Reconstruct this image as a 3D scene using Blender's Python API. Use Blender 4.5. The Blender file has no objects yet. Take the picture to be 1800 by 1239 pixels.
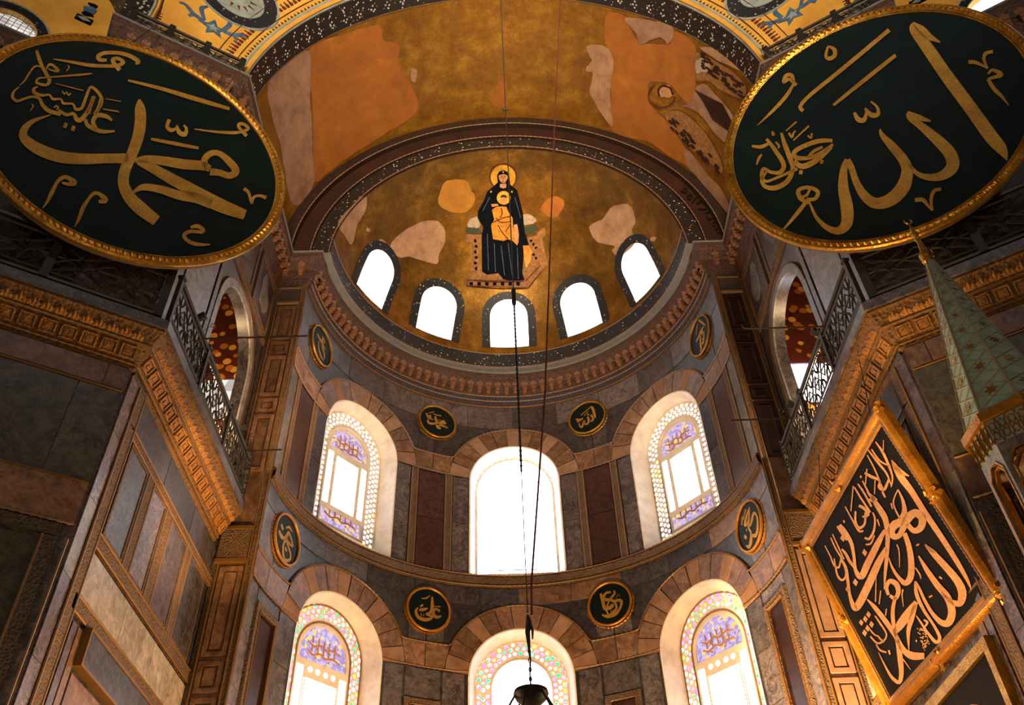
import bpy, math, random
import numpy as np
from mathutils import Vector, Matrix
from mathutils.geometry import delaunay_2d_cdt
random.seed(7)
sc = bpy.context.scene
COL = sc.collection
sin, cos, pi, rad = math.sin, math.cos, math.pi, math.radians

# ------------------------------------------------------------------ camera
CP = np.array([-0.2954, -15.7514, 1.6]); YAW, PIT, ROL, FPX = rad(1.00366), rad(43.42935), rad(-2.238944), 1540.5
_f = np.array([sin(YAW)*cos(PIT), cos(YAW)*cos(PIT), sin(PIT)])
_r0 = np.array([cos(YAW), -sin(YAW), 0.0]); _u0 = np.cross(_r0, _f)
_r = cos(ROL)*_r0 + sin(ROL)*_u0; _u = -sin(ROL)*_r0 + cos(ROL)*_u0
cam = bpy.data.cameras.new('camera'); co = bpy.data.objects.new('camera', cam); COL.objects.link(co)
cam.sensor_width = 36; cam.lens = 36*FPX/1800; cam.clip_end = 300
m = Matrix.Identity(4)
for i in range(3):
    m[i][0], m[i][1], m[i][2], m[i][3] = _r[i], _u[i], -_f[i], CP[i]
co.matrix_world = m
sc.camera = co

# ------------------------------------------------------------------ world, lights, exposure
sc.view_settings.view_transform = 'Standard'; sc.view_settings.look = 'None'
sc.view_settings.gamma = 1; sc.view_settings.use_curve_mapping = False
sc.view_settings.exposure = EXPOSURE = 0.0
sc.cycles.max_bounces = 7; sc.cycles.diffuse_bounces = 4; sc.cycles.transparent_max_bounces = 12
sc.cycles.use_denoising = True
sc.cycles.sample_clamp_indirect = 6
w = bpy.data.worlds.new('sky'); sc.world = w; w.use_nodes = True
bg = w.node_tree.nodes['Background']; bg.inputs[0].default_value = (0.93, 0.95, 1.0, 1); bg.inputs[1].default_value = 5.5

def area(name, loc, look, sx, sy, power=0, color=(1, 1, 1), portal=False, spread=None):
    l = bpy.data.lights.new(name, 'AREA'); l.shape = 'RECTANGLE'; l.size = sx; l.size_y = sy; l.energy = power; l.color = color
    if portal: l.cycles.is_portal = True
    if spread: l.spread = rad(spread)
    o = bpy.data.objects.new(name, l); COL.objects.link(o)
    o.location = loc; o.rotation_euler = (Vector(look)-Vector(loc)).to_track_quat('-Z', 'Y').to_euler()
    return o
def point(name, loc, power, color, r=0.2):
    l = bpy.data.lights.new(name, 'POINT'); l.energy = power; l.color = color; l.shadow_soft_size = r
    o = bpy.data.objects.new(name, l); COL.objects.link(o); o.location = loc; return o
def spot(name, loc, look, power, color, ang=60, blend=.6, r=.12):
    l = bpy.data.lights.new(name, 'SPOT'); l.energy = power; l.color = color; l.spot_size = rad(ang); l.spot_blend = blend; l.shadow_soft_size = r
    o = bpy.data.objects.new(name, l); COL.objects.link(o); o.location = loc
    o.rotation_euler = (Vector(look)-Vector(loc)).to_track_quat('-Z', 'Y').to_euler(); return o
# daylight through the openings of the apse (portals of the sky)
for ph, zc, hw, hh in [(0, 15.6, 1.3, 2.3), (-51, 15.6, 1.3, 2.3), (51, 15.6, 1.3, 2.3), (0, 9.7, 1.3, 2.3), (-51, 9.7, 1.3, 2.3), (51, 9.7, 1.3, 2.3)]:
    a = rad(ph); area('window_portal', (6.15*sin(a), 6.15*cos(a), zc), (0, 0, zc), 2*hw, 2*hh, portal=True)
for ph in (-60, -30, 0, 30, 60):
    a, e = rad(ph), rad(20); R_ = 5.5
    area('window_portal', (R_*sin(a)*cos(e), R_*cos(a)*cos(e), 20.5+R_*sin(e)), (0, 0, 20.5), 1.5, 1.9, portal=True)
WARM = (1.0, 0.62, 0.28)
# the lamp rings that hang low over the floor of the church
point('ring_lamps', (-3.2, -5.0, 4.2), 260, WARM, .5)
point('ring_lamps', (3.2, -5.0, 4.2), 260, WARM, .5)
point('ring_lamps', (0.0, -1.0, 3.6), 3800, (1, .60, .24), .5)
point('ring_lamps', (0.0, -19.0, 6.0), 1100, (1, .74, .46), .8)
point('gallery_fill', (-7.4, -1.4, 14.0), 420, (1, .66, .34), .2)  # added unseen bulbs that brighten the gallery mosaic
point('gallery_fill', (7.4, -1.4, 14.0), 420, (1, .66, .34), .2)
# pier floodlights, plus added cornice and conch fills hung in the air
spot('cornice_fill_left', (-3.6, -3.6, 6.6), (-5.95, -1.3, 11.9), 2300, (1, .58, .2), 46)  # added spot, warms the underside of the left cornice
spot('cornice_fill_right', (4.4, -6.4, 6.0), (6.0, -4.6, 11.9), 1500, (1, .6, .22), 40)  # added spot, warms the right cornice near the corner
spot('flood_right_low', (2.6, -2.4, 3.0), (5.75, .7, 8.4), 16000, (1, .62, .26), 34)
spot('flood_pier_left', (5.0, -3.5, 13.6), (-5.9, .25, 16.0), 4500, (1, .62, .40), 24)
spot('conch_glow_fill', (3.0, -4.6, 21.0), (0.9, 2.3, 24.8), 2200, (1, .66, .28), 34, 1.0)  # added, stands in for window reflections on the gold mosaic
# windows of the great dome behind and above the camera, then an added fill
area('dome_windows', (0, -22, 28.0), (0, -4, 18), 9, 3, 200, (.9, .94, 1.0))
area('vault_fill', (0, -33, 9.0), (0, -5, 24), 10, 4, 1500, (1, .80, .55), spread=44)  # added fill from behind the camera, brightens semi-dome and vault

# ------------------------------------------------------------------ rays through the picture, met with real surfaces
def ray(u, v):
    return _f + _r*(u-900)/FPX - _u*(v-619.5)/FPX
def hit_plane(u, v, p, n):
    d = ray(u, v); t = ((p-CP) @ n)/(d @ n); return CP+t*d
def hit_sphere(u, v, c, R):
    d = ray(u, v); o = CP-c; a = d@d; b = 2*(o@d); cc = o@o-R*R
    return CP+d*((-b+math.sqrt(max(b*b-4*a*cc, 0)))/(2*a))
def hit_barrel(u, v, R):
    d = ray(u, v); ox, oz = CP[0], CP[2]-20.5
    a = d[0]**2+d[2]**2; b = 2*(ox*d[0]+oz*d[2]); c = ox*ox+oz*oz-R*R
    return CP+d*((-b+math.sqrt(max(b*b-4*a*c, 0)))/(2*a))

# ------------------------------------------------------------------ materials
def C3(h):
    h = h.lstrip('#'); r = [int(h[i:i+2], 16)/255 for i in (0, 2, 4)]
    return tuple(((x/12.92) if x <= .04045 else ((x+.055)/1.055)**2.4) for x in r)+(1,)
class NT:
    def __init__(s, name):
        s.m = bpy.data.materials.new(name); s.m.use_nodes = True; s.t = s.m.node_tree; s.n = s.t.nodes; s.l = s.t.links
        s.b = s.n['Principled BSDF']; s.out = s.n['Material Output']
    def new(s, typ, **kw):
        x = s.n.new(typ)
        for k, v in kw.items(): setattr(x, k, v)
        return x
    def link(s, a, b): s.l.new(a, b)
    def coord(s, vary=True, scale=(1, 1, 1)):
        tc = s.new('ShaderNodeTexCoord'); mp = s.new('ShaderNodeMapping'); s.link(tc.outputs['Object'], mp.inputs[0]); mp.inputs['Scale'].default_value = scale
        if vary:
            oi = s.new('ShaderNodeObjectInfo'); mu = s.new('ShaderNodeMath', operation='MULTIPLY'); mu.inputs[1].default_value = 37.0
            s.link(oi.outputs['Random'], mu.inputs[0]); s.link(mu.outputs[0], mp.inputs['Location'])
            s.rnd = oi.outputs['Random']
        return mp.outputs[0]
    def noise(s, vec, scale, detail=6, rough=.6, dist=0.0):
        x = s.new('ShaderNodeTexNoise'); x.inputs['Scale'].default_value = scale; x.inputs['Detail'].default_value = detail
        x.inputs['Roughness'].default_value = rough; x.inputs['Distortion'].default_value = dist; s.link(vec, x.inputs['Vector']); return x.outputs[0]
    def voro(s, vec, scale, feature='F1', out='Distance'):
        x = s.new('ShaderNodeTexVoronoi'); x.feature = feature; x.inputs['Scale'].default_value = scale; s.link(vec, x.inputs['Vector']); return x.outputs[out]
    def ramp(s, fac, stops):
        x = s.new('ShaderNodeValToRGB'); e = x.color_ramp.elements
        while len(e) < len(stops): e.new(.5)
        for el, (p, c) in zip(e, stops): el.position = p; el.color = C3(c) if isinstance(c, str) else c
        s.link(fac, x.inputs[0]); return x.outputs[0]
    def mix(s, fac, a, b, mode='MIX'):
        x = s.new('ShaderNodeMix'); x.data_type = 'RGBA'; x.blend_type = mode
        for k, v in ((0, fac), (6, a), (7, b)):
            if isinstance(v, (int, float)): x.inputs[k].default_value = v
            elif isinstance(v, tuple): x.inputs[k].default_value = v
            elif isinstance(v, str): x.inputs[k].default_value = C3(v)
            else: s.link(v, x.inputs[k])
        return x.outputs[2]
    def bump(s, h, strength=.3, dist=.02, prev=None):
        x = s.new('ShaderNodeBump'); x.inputs['Strength'].default_value = strength; x.inputs['Distance'].default_value = dist
        s.link(h, x.inputs['Height'])
        if prev is not None: s.link(prev, x.inputs['Normal'])
        s.link(x.outputs[0], s.b.inputs['Normal']); return x.outputs[0]
    def set(s, **kw):
        for k, v in kw.items():
            k = {'rough': 'Roughness', 'metal': 'Metallic', 'spec': 'Specular IOR Level', 'color': 'Base Color', 'coat': 'Coat Weight'}.get(k, k)
            if hasattr(v, 'is_output') or hasattr(v, 'links'): s.link(v, s.b.inputs[k])
            else: s.b.inputs[k].default_value = C3(v) if isinstance(v, str) else v
        return s

def marble(name, c1, c2, vein, scale=1.2, rough=.38, vein_amt=.5, vary=.35, dist=1.6):
    t = NT(name); v = t.coord()
    a = t.noise(v, scale*1.4, 10, .68, dist); base = t.ramp(a, [(.38, c1), (.56, c2)]); base = t.mix(.55, base, t.ramp(t.noise(v, scale*5, 8, .7, 1.0), [(.36, '#4a4542'), (.6, '#ffffff')]), 'MULTIPLY')
    b = t.noise(v, scale*1.7, 5, .6, dist*1.5); vr = t.ramp(b, [(.47, '#000000'), (.5, '#ffffff'), (.53, '#000000')])
    mm = t.new('ShaderNodeMath', operation='MULTIPLY'); mm.inputs[1].default_value = vein_amt; t.link(vr, mm.inputs[0])
    c = t.mix(mm.outputs[0], base, vein)
    mr = t.new('ShaderNodeMapRange'); mr.inputs[3].default_value = 1-vary; mr.inputs[4].default_value = 1+vary*.6; t.link(t.rnd, mr.inputs[0])
    cc = t.new('ShaderNodeCombineColor'); [t.link(mr.outputs[0], cc.inputs[i]) for i in range(3)]
    c = t.mix(1.0, c, cc.outputs[0], 'MULTIPLY')
    t.set(color=c, rough=rough); t.bump(t.noise(v, 18, 4), .12, .01); return t.m
def paint(name, c1, c2, c3=None, scale=1.5, rough=.8, bumps=.25, metal=0.0, vary=False, spec=.5):
    t = NT(name); v = t.coord(vary); a = t.noise(v, scale, 9, .7, .12)
    st = [(.3, c1), (.6, c2)]+([(.75, c3)] if c3 else [])
    t.set(color=t.ramp(a, st), rough=rough, metal=metal, spec=spec); t.bump(t.noise(v, 14, 6), bumps, .015); return t.m
def goldleaf(name, c1, c2, c3, scale=1.0, metal=.8, rough=.42, tess=38):
    t = NT(name); v = t.coord(False); a = t.noise(v, scale, 9, .72, .15); c = t.ramp(a, [(.25, c1), (.5, c2), (.72, c3)])
    g = t.noise(v, 26, 3, .8); c = t.mix(.35, c, t.ramp(g, [(.35, '#2a1a08'), (.65, '#ffffff')]), 'MULTIPLY')
    t.set(color=c, metal=metal, rough=rough); n = t.bump(t.voro(v, tess), .35, .01); t.bump(t.noise(v, 2.2, 5), .35, .06, n); return t.m
def carved(name, c1, c2, scale=16, rough=.6, strength=1.0, metal=0.0):
    t = NT(name); v = t.coord(); d = t.voro(v, scale, 'F1'); e = t.noise(v, scale*1.6, 4, .6, .5)
    s_ = t.new('ShaderNodeMath', operation='ADD'); t.link(d, s_.inputs[0]); t.link(e, s_.inputs[1])
    c = t.ramp(s_.outputs[0], [(.45, c2), (.95, c1)]); c = t.mix(t.noise(v, 2.0, 5), c, t.mix(1.0, c, '#9a8878', 'MULTIPLY'))
    t.set(color=c, rough=rough, metal=metal); t.bump(s_.outputs[0], strength, .03); return t.m
def mosaicband(name, ground, dots, dots2, scale=7, rough=.55, metal=0.0, thr=.16):
    # small tesserae rosettes of two colours scattered on a ground
    t = NT(name); v = t.coord(False); d = t.voro(v, scale); k = t.ramp(d, [(thr, '#ffffff'), (thr+.06, '#000000')])
    cidx = t.new('ShaderNodeTexVoronoi'); cidx.inputs['Scale'].default_value = scale; t.link(v, cidx.inputs['Vector'])
    sp = t.new('ShaderNodeSeparateColor'); t.link(cidx.outputs['Color'], sp.inputs[0])
    two = t.ramp(sp.outputs[0], [(.49, dots), (.51, dots2)])
    g = t.mix(t.noise(v, 4, 6), ground, t.mix(1.0, ground, '#6a625a', 'MULTIPLY'))
    c = t.mix(k, g, two); t.set(color=c, rough=rough, metal=metal); t.bump(t.voro(v, 45), .3, .01); return t.m
def plain(name, c, rough=.5, metal=0.0, **kw):
    t = NT(name); v = t.coord(); a = t.noise(v, 5, 5)
    t.set(color=t.mix(a, t.mix(1.0, c, '#b8b8b8', 'MULTIPLY'), c), rough=rough, metal=metal, **kw); t.bump(t.noise(v, 20, 4), .1, .01); return t.m
def glass(name, stops, scale=9, strength=1.0):
    # thin coloured glass: lets the daylight of the sky through
    t = NT(name); v = t.coord(False); x = t.new('ShaderNodeTexVoronoi'); x.inputs['Scale'].default_value = scale; t.link(v, x.inputs['Vector'])
    sp = t.new('ShaderNodeSeparateColor'); t.link(x.outputs['Color'], sp.inputs[0])
    r = t.new('ShaderNodeValToRGB'); r.color_ramp.interpolation = 'CONSTANT'; e = r.color_ramp.elements
    while len(e) < len(stops): e.new(.5)
    for el, (p, c) in zip(e, stops): el.position = p; el.color = C3(c)
    t.link(sp.outputs[0], r.inputs[0])
    tr = t.new('ShaderNodeBsdfTransparent'); gl = t.new('ShaderNodeBsdfGlossy'); gl.inputs['Roughness'].default_value = .15
    mx = t.new('ShaderNodeMixShader'); mx.inputs[0].default_value = .04
    t.link(r.outputs[0], tr.inputs[0]); t.link(tr.outputs[0], mx.inputs[1]); t.link(gl.outputs[0], mx.inputs[2]); t.link(mx.outputs[0], t.out.inputs[0]); return t.m

MT = dict(
 grey=marble('grey_marble', '#342e32', '#60565a', '#94867e', 1.5, vein_amt=.45),
 dark=marble('dark_veined_marble', '#1e1c24', '#403a40', '#6e625c', 1.6, vein_amt=.5),
 brown=marble('brown_marble', '#6b4a34', '#8d6a50', '#4a3324', 1.4, vein_amt=.4, vary=.3),
 porphyry=marble('purple_porphyry', '#35201f', '#4e3330', '#6e4e46', 2.2, .3, .25, .25),
 purple=marble('purple_banded_marble', '#3c3038', '#66565e', '#94848f', .9, .32, .6, .35, 3),
 green=marble('green_book_matched_marble', '#34322a', '#57503f', '#6e634c', 1.0, .35, .5, .2, 2.5),
 white=marble('white_marble', '#8a8078', '#a89d94', '#786c64', 1.0, .35, .3, .15),
 bluegrey=marble('blue_grey_marble', '#4a484a', '#767270', '#9a9590', 1.3, .35, .4, .2),
 jamb=paint('window_jamb_plaster', '#d0c4b8', '#ece2d6', scale=3),
 fret=carved('fretwork_marble', '#7d6249', '#2a1c14', 26, .6, 1.0),
 fretdark=carved('dark_fretwork_marble', '#5a5049', '#17120f', 24, .6, 1.0),
 leafst=carved('lamplit_leaf_stone', '#a8742c', '#5c3a12', 20, .5, .6), brackst=carved('bracket_stone', '#94684a', '#4c3022', 20, .5, .6),  # leafst, cornice: gold tone of the warm lamps put into the stone colour
 cornice=carved('carved_cornice_stone', '#74501c', '#28180a', 15, .55, 1.0),
 corniceb=carved('carved_upper_cornice_stone', '#553628', '#1c110e', 14, .55, .9),
 bluecorn=carved('blue_grey_moulding', '#3a3c4c', '#15161f', 12, .5, .6),
 bead=plain('beaded_stone', '#8a6c50', .5), beadgold=plain('gilt_beading', '#86602f', .45, .4),
 lead=plain('lead_sheet_edge', '#8d8c8e', .45, .3),
 gold=goldleaf('gold_mosaic', '#46300f', '#7d571c', '#b38330'),
 goldv=goldleaf('vault_gold_mosaic', '#6a4510', '#97681a', '#c0902e', 1.4, .6, .5),
 ochre=paint('ochre_painted_plaster', '#7a4410', '#96590f', '#a8701c', 1.2),
 ochre2=paint('bright_ochre_plaster', '#8a5610', '#a8701a', '#b88024', 1.4),
 pink=paint('bare_pink_plaster', '#7a543c', '#a07c5c', '#b89474', 2.0),
 beige=paint('beige_plaster', '#6d4c38', '#93705a', '#a98b74', 1.6),
 yellow=paint('yellow_painted_plaster', '#b07a24', '#cf9c3c', '#dbae52', .8),
 redline=paint('dark_red_line_paint', '#3c0f08', '#54180c'),
 mosdark=mosaicband('dark_ornament_mosaic', '#1f1612', '#b9b4aa', '#8a5a20', 8),
 mosred=mosaicband('dark_red_ornament_mosaic', '#2a120b', '#5c3416', '#3a2c20', 9),
 mosblue=mosaicband('blue_black_ornament_mosaic', '#14161e', '#a89c84', '#56677e', 8),
 mosgal=mosaicband('red_star_mosaic', '#6a240e', '#d8a040', '#b06a1c', 3.4, thr=.34),
 brownp=paint('brown_painted_arch', '#1f100b', '#33190f', '#452615', 1.5, spec=.2),
 iron=plain('black_iron', '#15130f', .5, .4), bronze=plain('dark_bronze_lattice', '#3c3833', .45, .6),
 board=paint('dark_green_board', '#020a0a', '#061413', '#0b1c1c', 1.2, .5, .08, spec=.15),
 boardb=paint('black_board', '#0e0c0b', '#17130f', '#1d1914', 1.2, .6, .05, spec=.06),
 gilt=goldleaf('gilt_lettering', '#8a6020', '#b5862e', '#d0a24a', 1.6, .45, .45, 60),
 gilt2=goldleaf('bright_gilt_lettering', '#c08040', '#d79a55', '#e8b26a', 1.6, .25, .45, 60),
 giltframe=goldleaf('gilt_frame', '#7c5218', '#b07f2a', '#d9ab4e', 3, .75, .34, 30),
 orangegilt=goldleaf('orange_gilt_frame', '#8a5410', '#b87a20', '#d89a38', 2, .55, .36, 40),
 floor=marble('floor_marble', '#6a645c', '#8d867c', '#5a544c', .5, .25),
 robe=paint('dark_blue_tesserae', '#06070c', '#0e1018', '#1c1d28', 6, .9, .3, spec=.05),
 flesh=paint('flesh_tesserae', '#8a5a3a', '#b4835c', scale=8), thronem=paint('throne_tesserae', '#5c3818', '#8c6030', '#b58a4a', 9),
 cushion=paint('green_cushion_tesserae', '#1e261c', '#323a26', scale=8), cushion2=paint('pale_cushion_tesserae', '#7a6a5a', '#a5937e', scale=8),
 childm=paint('gold_robe_tesserae', '#7c4a14', '#c8882c', '#e0aa50', 9, .4, .3, .4),
 halo=goldleaf('halo_tesserae', '#a87820', '#d8a030', '#f0c860', 3, .7, .35),
 teal=paint('teal_painted_cone', '#647f72', '#86a395', '#a2baaa', 4, .5), conerib=plain('cone_rib_copper', '#a39480', .5, .3),
 rope=plain('red_rope', '#6b2a20', .8), ironrod=plain('dark_rod', '#2c2018', .5, .4), steel=plain('steel_cable', '#4c4c52', .4, .5),
 bluepaint=paint('blue_ornament_paint', '#22364e', '#3d5f80', '#6d8596', 5), greyblue=paint('grey_blue_paint', '#67706f', '#8b9490', scale=3),
 woodd=marble('dark_porphyry_panel', '#1e0f0b', '#341b12', '#4c2a1a', 1.4, .3, .4), gallerywall=paint('gallery_plaster', '#8d8682', '#a59d98', scale=1),
 shell=plain('outer_masonry', '#5a4636', .9),
)
MT['clear'] = glass('clear_glass', [(0, '#ffffff'), (.5, '#f4f8ff')], 2)
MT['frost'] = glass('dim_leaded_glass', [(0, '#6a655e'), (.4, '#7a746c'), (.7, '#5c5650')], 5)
MT['border'] = glass('jewel_glass', [(0, '#ffffff'), (.45, '#fff6e0'), (.6, '#c8a0f0'), (.7, '#ffd060'), (.8, '#a8f0c8'), (.9, '#e8d8ff')], 9)
MT['jewel'] = glass('deep_jewel_glass', [(0, '#b070d8'), (.22, '#20a060'), (.38, '#d89030'), (.5, '#ffffff'), (.66, '#8050c0'), (.8, '#e8b0f0'), (.9, '#58c8a8')], 9)
MT['amber'] = glass('amber_glass', [(0, '#6a5c70'), (.35, '#5a4c66'), (.6, '#544660'), (.85, '#8a6a30')], 14)

# ------------------------------------------------------------------ object helpers
def mat(mm): return MT[mm] if isinstance(mm, str) else mm
def link(o, parent=None, label=None, cat=None, group=None, kind=None):
    COL.objects.link(o)
    if parent is not None:
        o.parent = parent; o.matrix_parent_inverse = parent.matrix_basis.inverted()
    if label: o['label'] = label
    if cat: o['category'] = cat
    if group: o['group'] = group
    if kind: o['kind'] = kind
    return o
def mesh(name, V, F, mm, parent=None, smooth=True, **kw):
    me = bpy.data.meshes.new(name); me.from_pydata([tuple(map(float, p)) for p in V], [], F); me.materials.append(mat(mm)); me.update()
    if smooth: me.shade_smooth(); me.set_sharp_from_angle(angle=rad(35))
    return link(bpy.data.objects.new(name, me), parent, **kw)
def thing(name, loc, label, cat, group=None):
    o = bpy.data.objects.new(name, None); o.location = tuple(loc); o.empty_display_size = .2
    return link(o, None, label, cat, group)
def again(o, M, parent, **kw):
    # a copy of a part that shares its mesh, moved by the matrix M
    c = o.copy(); link(c, parent, **kw); c.matrix_basis = M @ o.matrix_basis; return c
def inside(P, poly):
    poly = np.asarray(poly); x, y = P[:, 0], P[:, 1]; r = np.zeros(len(P), bool); n = len(poly); j = n-1
    for i in range(n):
        xi, yi = poly[i]; xj, yj = poly[j]
        c = ((yi > y) != (yj > y)); 
        with np.errstate(divide='ignore', invalid='ignore'): r ^= c & (x < (xj-xi)*(y-yi)/(yj-yi)+xi)
        j = i
    return r
def sub(poly, step, closed=True):
    o = []; n = len(poly)
    for i in range(n if closed else n-1):
        a, b = poly[i], poly[(i+1) % n]; L = math.hypot(b[0]-a[0], b[1]-a[1]); k = max(1, int(math.ceil(L/step)))
        o += [(a[0]+(b[0]-a[0])*t/k, a[1]+(b[1]-a[1])*t/k) for t in range(k)]
    if not closed: o.append(tuple(poly[-1]))
    return o
def plate_data(outline, mp, d0, d1, holes=(), step=None, V=None, F=None):
    V = [] if V is None else V; F = [] if F is None else F
    loops = [list(outline)]+[list(h) for h in holes]
    if step: loops = [sub(l, step) for l in loops]
    if not holes and not step and len(outline) == 4:
        b = len(V); V += [mp(p[0], p[1], d1) for p in outline]; F.append((b, b+1, b+2, b+3))
    else:
        pts, ed = [], []
        for l in loops:
            b = len(pts); pts += l; ed += [(b+i, b+(i+1) % len(l)) for i in range(len(l))]
        if step:
            A = np.array(loops[0]); lo, hi = A.min(0), A.max(0)
            gx = np.arange(lo[0]+step*.5, hi[0], step); gy = np.arange(lo[1]+step*.5, hi[1], step)
            if len(gx) and len(gy):
                G = np.array([(x, y) for x in gx for y in gy]); k = inside(G, loops[0])
                for h in loops[1:]: k &= ~inside(G, h)
                pts += [tuple(g) for g in G[k]]
        vs, _, fs, *_r_ = delaunay_2d_cdt([Vector(p) for p in pts], ed, [], 0, 1e-6)
        P = np.array([(v[0], v[1]) for v in vs]); Fa = [tuple(f) for f in fs]
        cen = np.array([P[list(f)].mean(0) for f in Fa]); k = inside(cen, loops[0])
        for h in loops[1:]: k &= ~inside(cen, h)
        b = len(V); V += [mp(p[0], p[1], d1) for p in P]; F += [tuple(b+i for i in f) for f, kk in zip(Fa, k) if kk]
    if d0 is not None:
        for l in loops:
            b = len(V); n = len(l); V += [mp(p[0], p[1], d1) for p in l]+[mp(p[0], p[1], d0) for p in l]
            F += [(b+i, b+(i+1) % n, b+n+(i+1) % n, b+n+i) for i in range(n)]
    return V, F
def plate(name, mm, outline, mp, d0, d1, holes=(), step=None, parent=None, smooth=True, **kw):
    V, F = plate_data(outline, mp, d0, d1, holes, step); return mesh(name, V, F, mm, parent, smooth, **kw)
def rect(a, b, c, d): return [(a, c), (b, c), (b, d), (a, d)]
def arch(uc, v0, vs, hw, n=18, vr=None):
    # round-headed outline: centre uc, bottom v0, springing vs, half width hw, rise vr
    vr = hw if vr is None else vr
    return [(uc-hw, v0), (uc+hw, v0)]+[(uc+hw*cos(pi*i/n), vs+vr*sin(pi*i/n)) for i in range(n+1)]
def circle(u, v, r, n=20): return [(u+r*cos(2*pi*i/n), v+r*sin(2*pi*i/n)) for i in range(n)]
def sector(uc, vc, r0, r1, a0, a1, n=6):
    A = [rad(a0+(a1-a0)*i/n) for i in range(n+1)]
    return [(uc+r1*cos(a), vc+r1*sin(a)) for a in A]+[(uc+r0*cos(a), vc+r0*sin(a)) for a in reversed(A)]
def tube_data(pts, r, sides=6, closed=False, V=None, F=None):
    V = [] if V is None else V; F = [] if F is None else F; n = len(pts); P = [Vector(p) for p in pts]; up = None; b0 = len(V)
    for i, p in enumerate(P):
        a = P[(i-1) % n] if (closed or i > 0) else p; b = P[(i+1) % n] if (closed or i < n-1) else p
        t = (b-a).normalized()
        if up is None: up = Vector((0, 0, 1)) if abs(t.z) < .9 else Vector((0, 1, 0))
        s = t.cross(up).normalized(); up = s.cross(t).normalized(); rr = r[i] if isinstance(r, (list, tuple)) else r
        for k in range(sides): a_ = 2*pi*k/sides; V.append(p+s*(rr*cos(a_))+up*(rr*sin(a_)))
    for i in range(n if closed else n-1):
        for k in range(sides):
            j = (i+1) % n; F.append((b0+i*sides+k, b0+i*sides+(k+1) % sides, b0+j*sides+(k+1) % sides, b0+j*sides+k))
    if not closed: F.append(tuple(b0+k for k in range(sides))); F.append(tuple(b0+(n-1)*sides+k for k in range(sides)))
    return V, F
def tube(name, mm, pts, r, sides=6, closed=False, parent=None, **kw):
    V, F = tube_data(pts, r, sides, closed); return mesh(name, V, F, mm, parent, **kw)
def resample(pts, step, closed=False):
    P = [np.array(p, float) for p in pts]+([np.array(pts[0], float)] if closed else [])
    L = [0]+list(np.cumsum([np.linalg.norm(P[i+1]-P[i]) for i in range(len(P)-1)])); n = max(2, int(L[-1]/step)); o = []
    T = np.linspace(0, L[-1], n+1); A = np.array(P)
    o = [tuple(np.interp(t, L, A[:, k]) for k in range(A.shape[1])) for t in (T[:-1] if closed else T)]
    return o
def beads(name, mm, pts, r, pitch=.12, parent=None, closed=False, **kw):
    # a string of beads: a thin moulding whose radius swells at every bead
    Q = resample(pts, pitch/2, closed); return tube(name, mm, Q, [r if i % 2 else r*.45 for i in range(len(Q))], 5, closed, parent, **kw)
def sweep(name, mm, path, prof, parent=None, normals=None, **kw):
    # path: 2d points with offsets measured along mitred normals to the right-hand side given by sign
    n = len(path); V, F = [], []
    for i in range(n):
        nx, ny = normals[i]
        for off, z in prof: V.append((path[i][0]+nx*off, path[i][1]+ny*off, z))
    k = len(prof)
    for i in range(n-1):
        for j in range(k-1): F.append((i*k+j, (i+1)*k+j, (i+1)*k+j+1, i*k+j+1))
    return mesh(name, V, F, mm, parent, **kw)
def mitres(path, inward):
    # mitred normals, inward(i) is the unit normal of segment i
    out = []; n = len(path)
    for i in range(n):
        a = np.array(inward[max(i-1, 0)]); b = np.array(inward[min(i, n-2)]); s = a+b; out.append(tuple(s/(1+a@b)))
    return out
def box_data(M, sx, sy, sz, V, F, taper=1.0):
    b = len(V)
    for z, k in ((0, 1), (sz, taper)):
        for x, y in ((-1, -1), (1, -1), (1, 1), (-1, 1)): V.append(M @ Vector((x*sx/2*k, y*sy/2*k, z)))
    F += [(b, b+1, b+2, b+3), (b+4, b+5, b+6, b+7)]+[(b+i, b+(i+1) % 4, b+4+(i+1) % 4, b+4+i) for i in range(4)]
    return V, F
def smooth_stroke(pts, k=5):
    P = [np.array((p[0], p[1], p[2] if len(p) > 2 else 4), float) for p in pts]; n = len(P)
    if n < 3: return P
    o = []
    for i in range(n-1):
        a, b, c, d = P[max(i-1, 0)], P[i], P[i+1], P[min(i+2, n-1)]
        for j in range(k):
            t = j/k; o.append(.5*((2*b)+(-a+c)*t+(2*a-5*b+4*c-d)*t*t+(-a+3*b-3*c+d)*t**3))
    o.append(P[-1]); return o
def strokes(name, mm, S, mp, d=.02, parent=None, k=5, **kw):
    # brush strokes (x, y, half width) laid on a surface as thin raised ribbons
    V, F = [], []
    for st in S:
        Q = smooth_stroke(st, k); n = len(Q); b = len(V)
        for i, q in enumerate(Q):
            t = Q[min(i+1, n-1)][:2]-Q[max(i-1, 0)][:2]; L = np.hypot(*t) or 1; nx, ny = -t[1]/L, t[0]/L; w_ = q[2]
            for s_ in (1, -1):
                V.append(mp(q[0]+nx*w_*s_, q[1]+ny*w_*s_, d)); V.append(mp(q[0]+nx*w_*s_, q[1]+ny*w_*s_, 0))
        for i in range(n-1):
            a = b+4*i; F += [(a, a+2, a+6, a+4), (a, a+4, a+5, a+1), (a+2, a+3, a+7, a+6)]
        F += [(b, b+1, b+3, b+2), (b+4*n-4, b+4*n-3, b+4*n-1, b+4*n-2)]
    return mesh(name, V, F, mm, parent, False, **kw)

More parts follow.
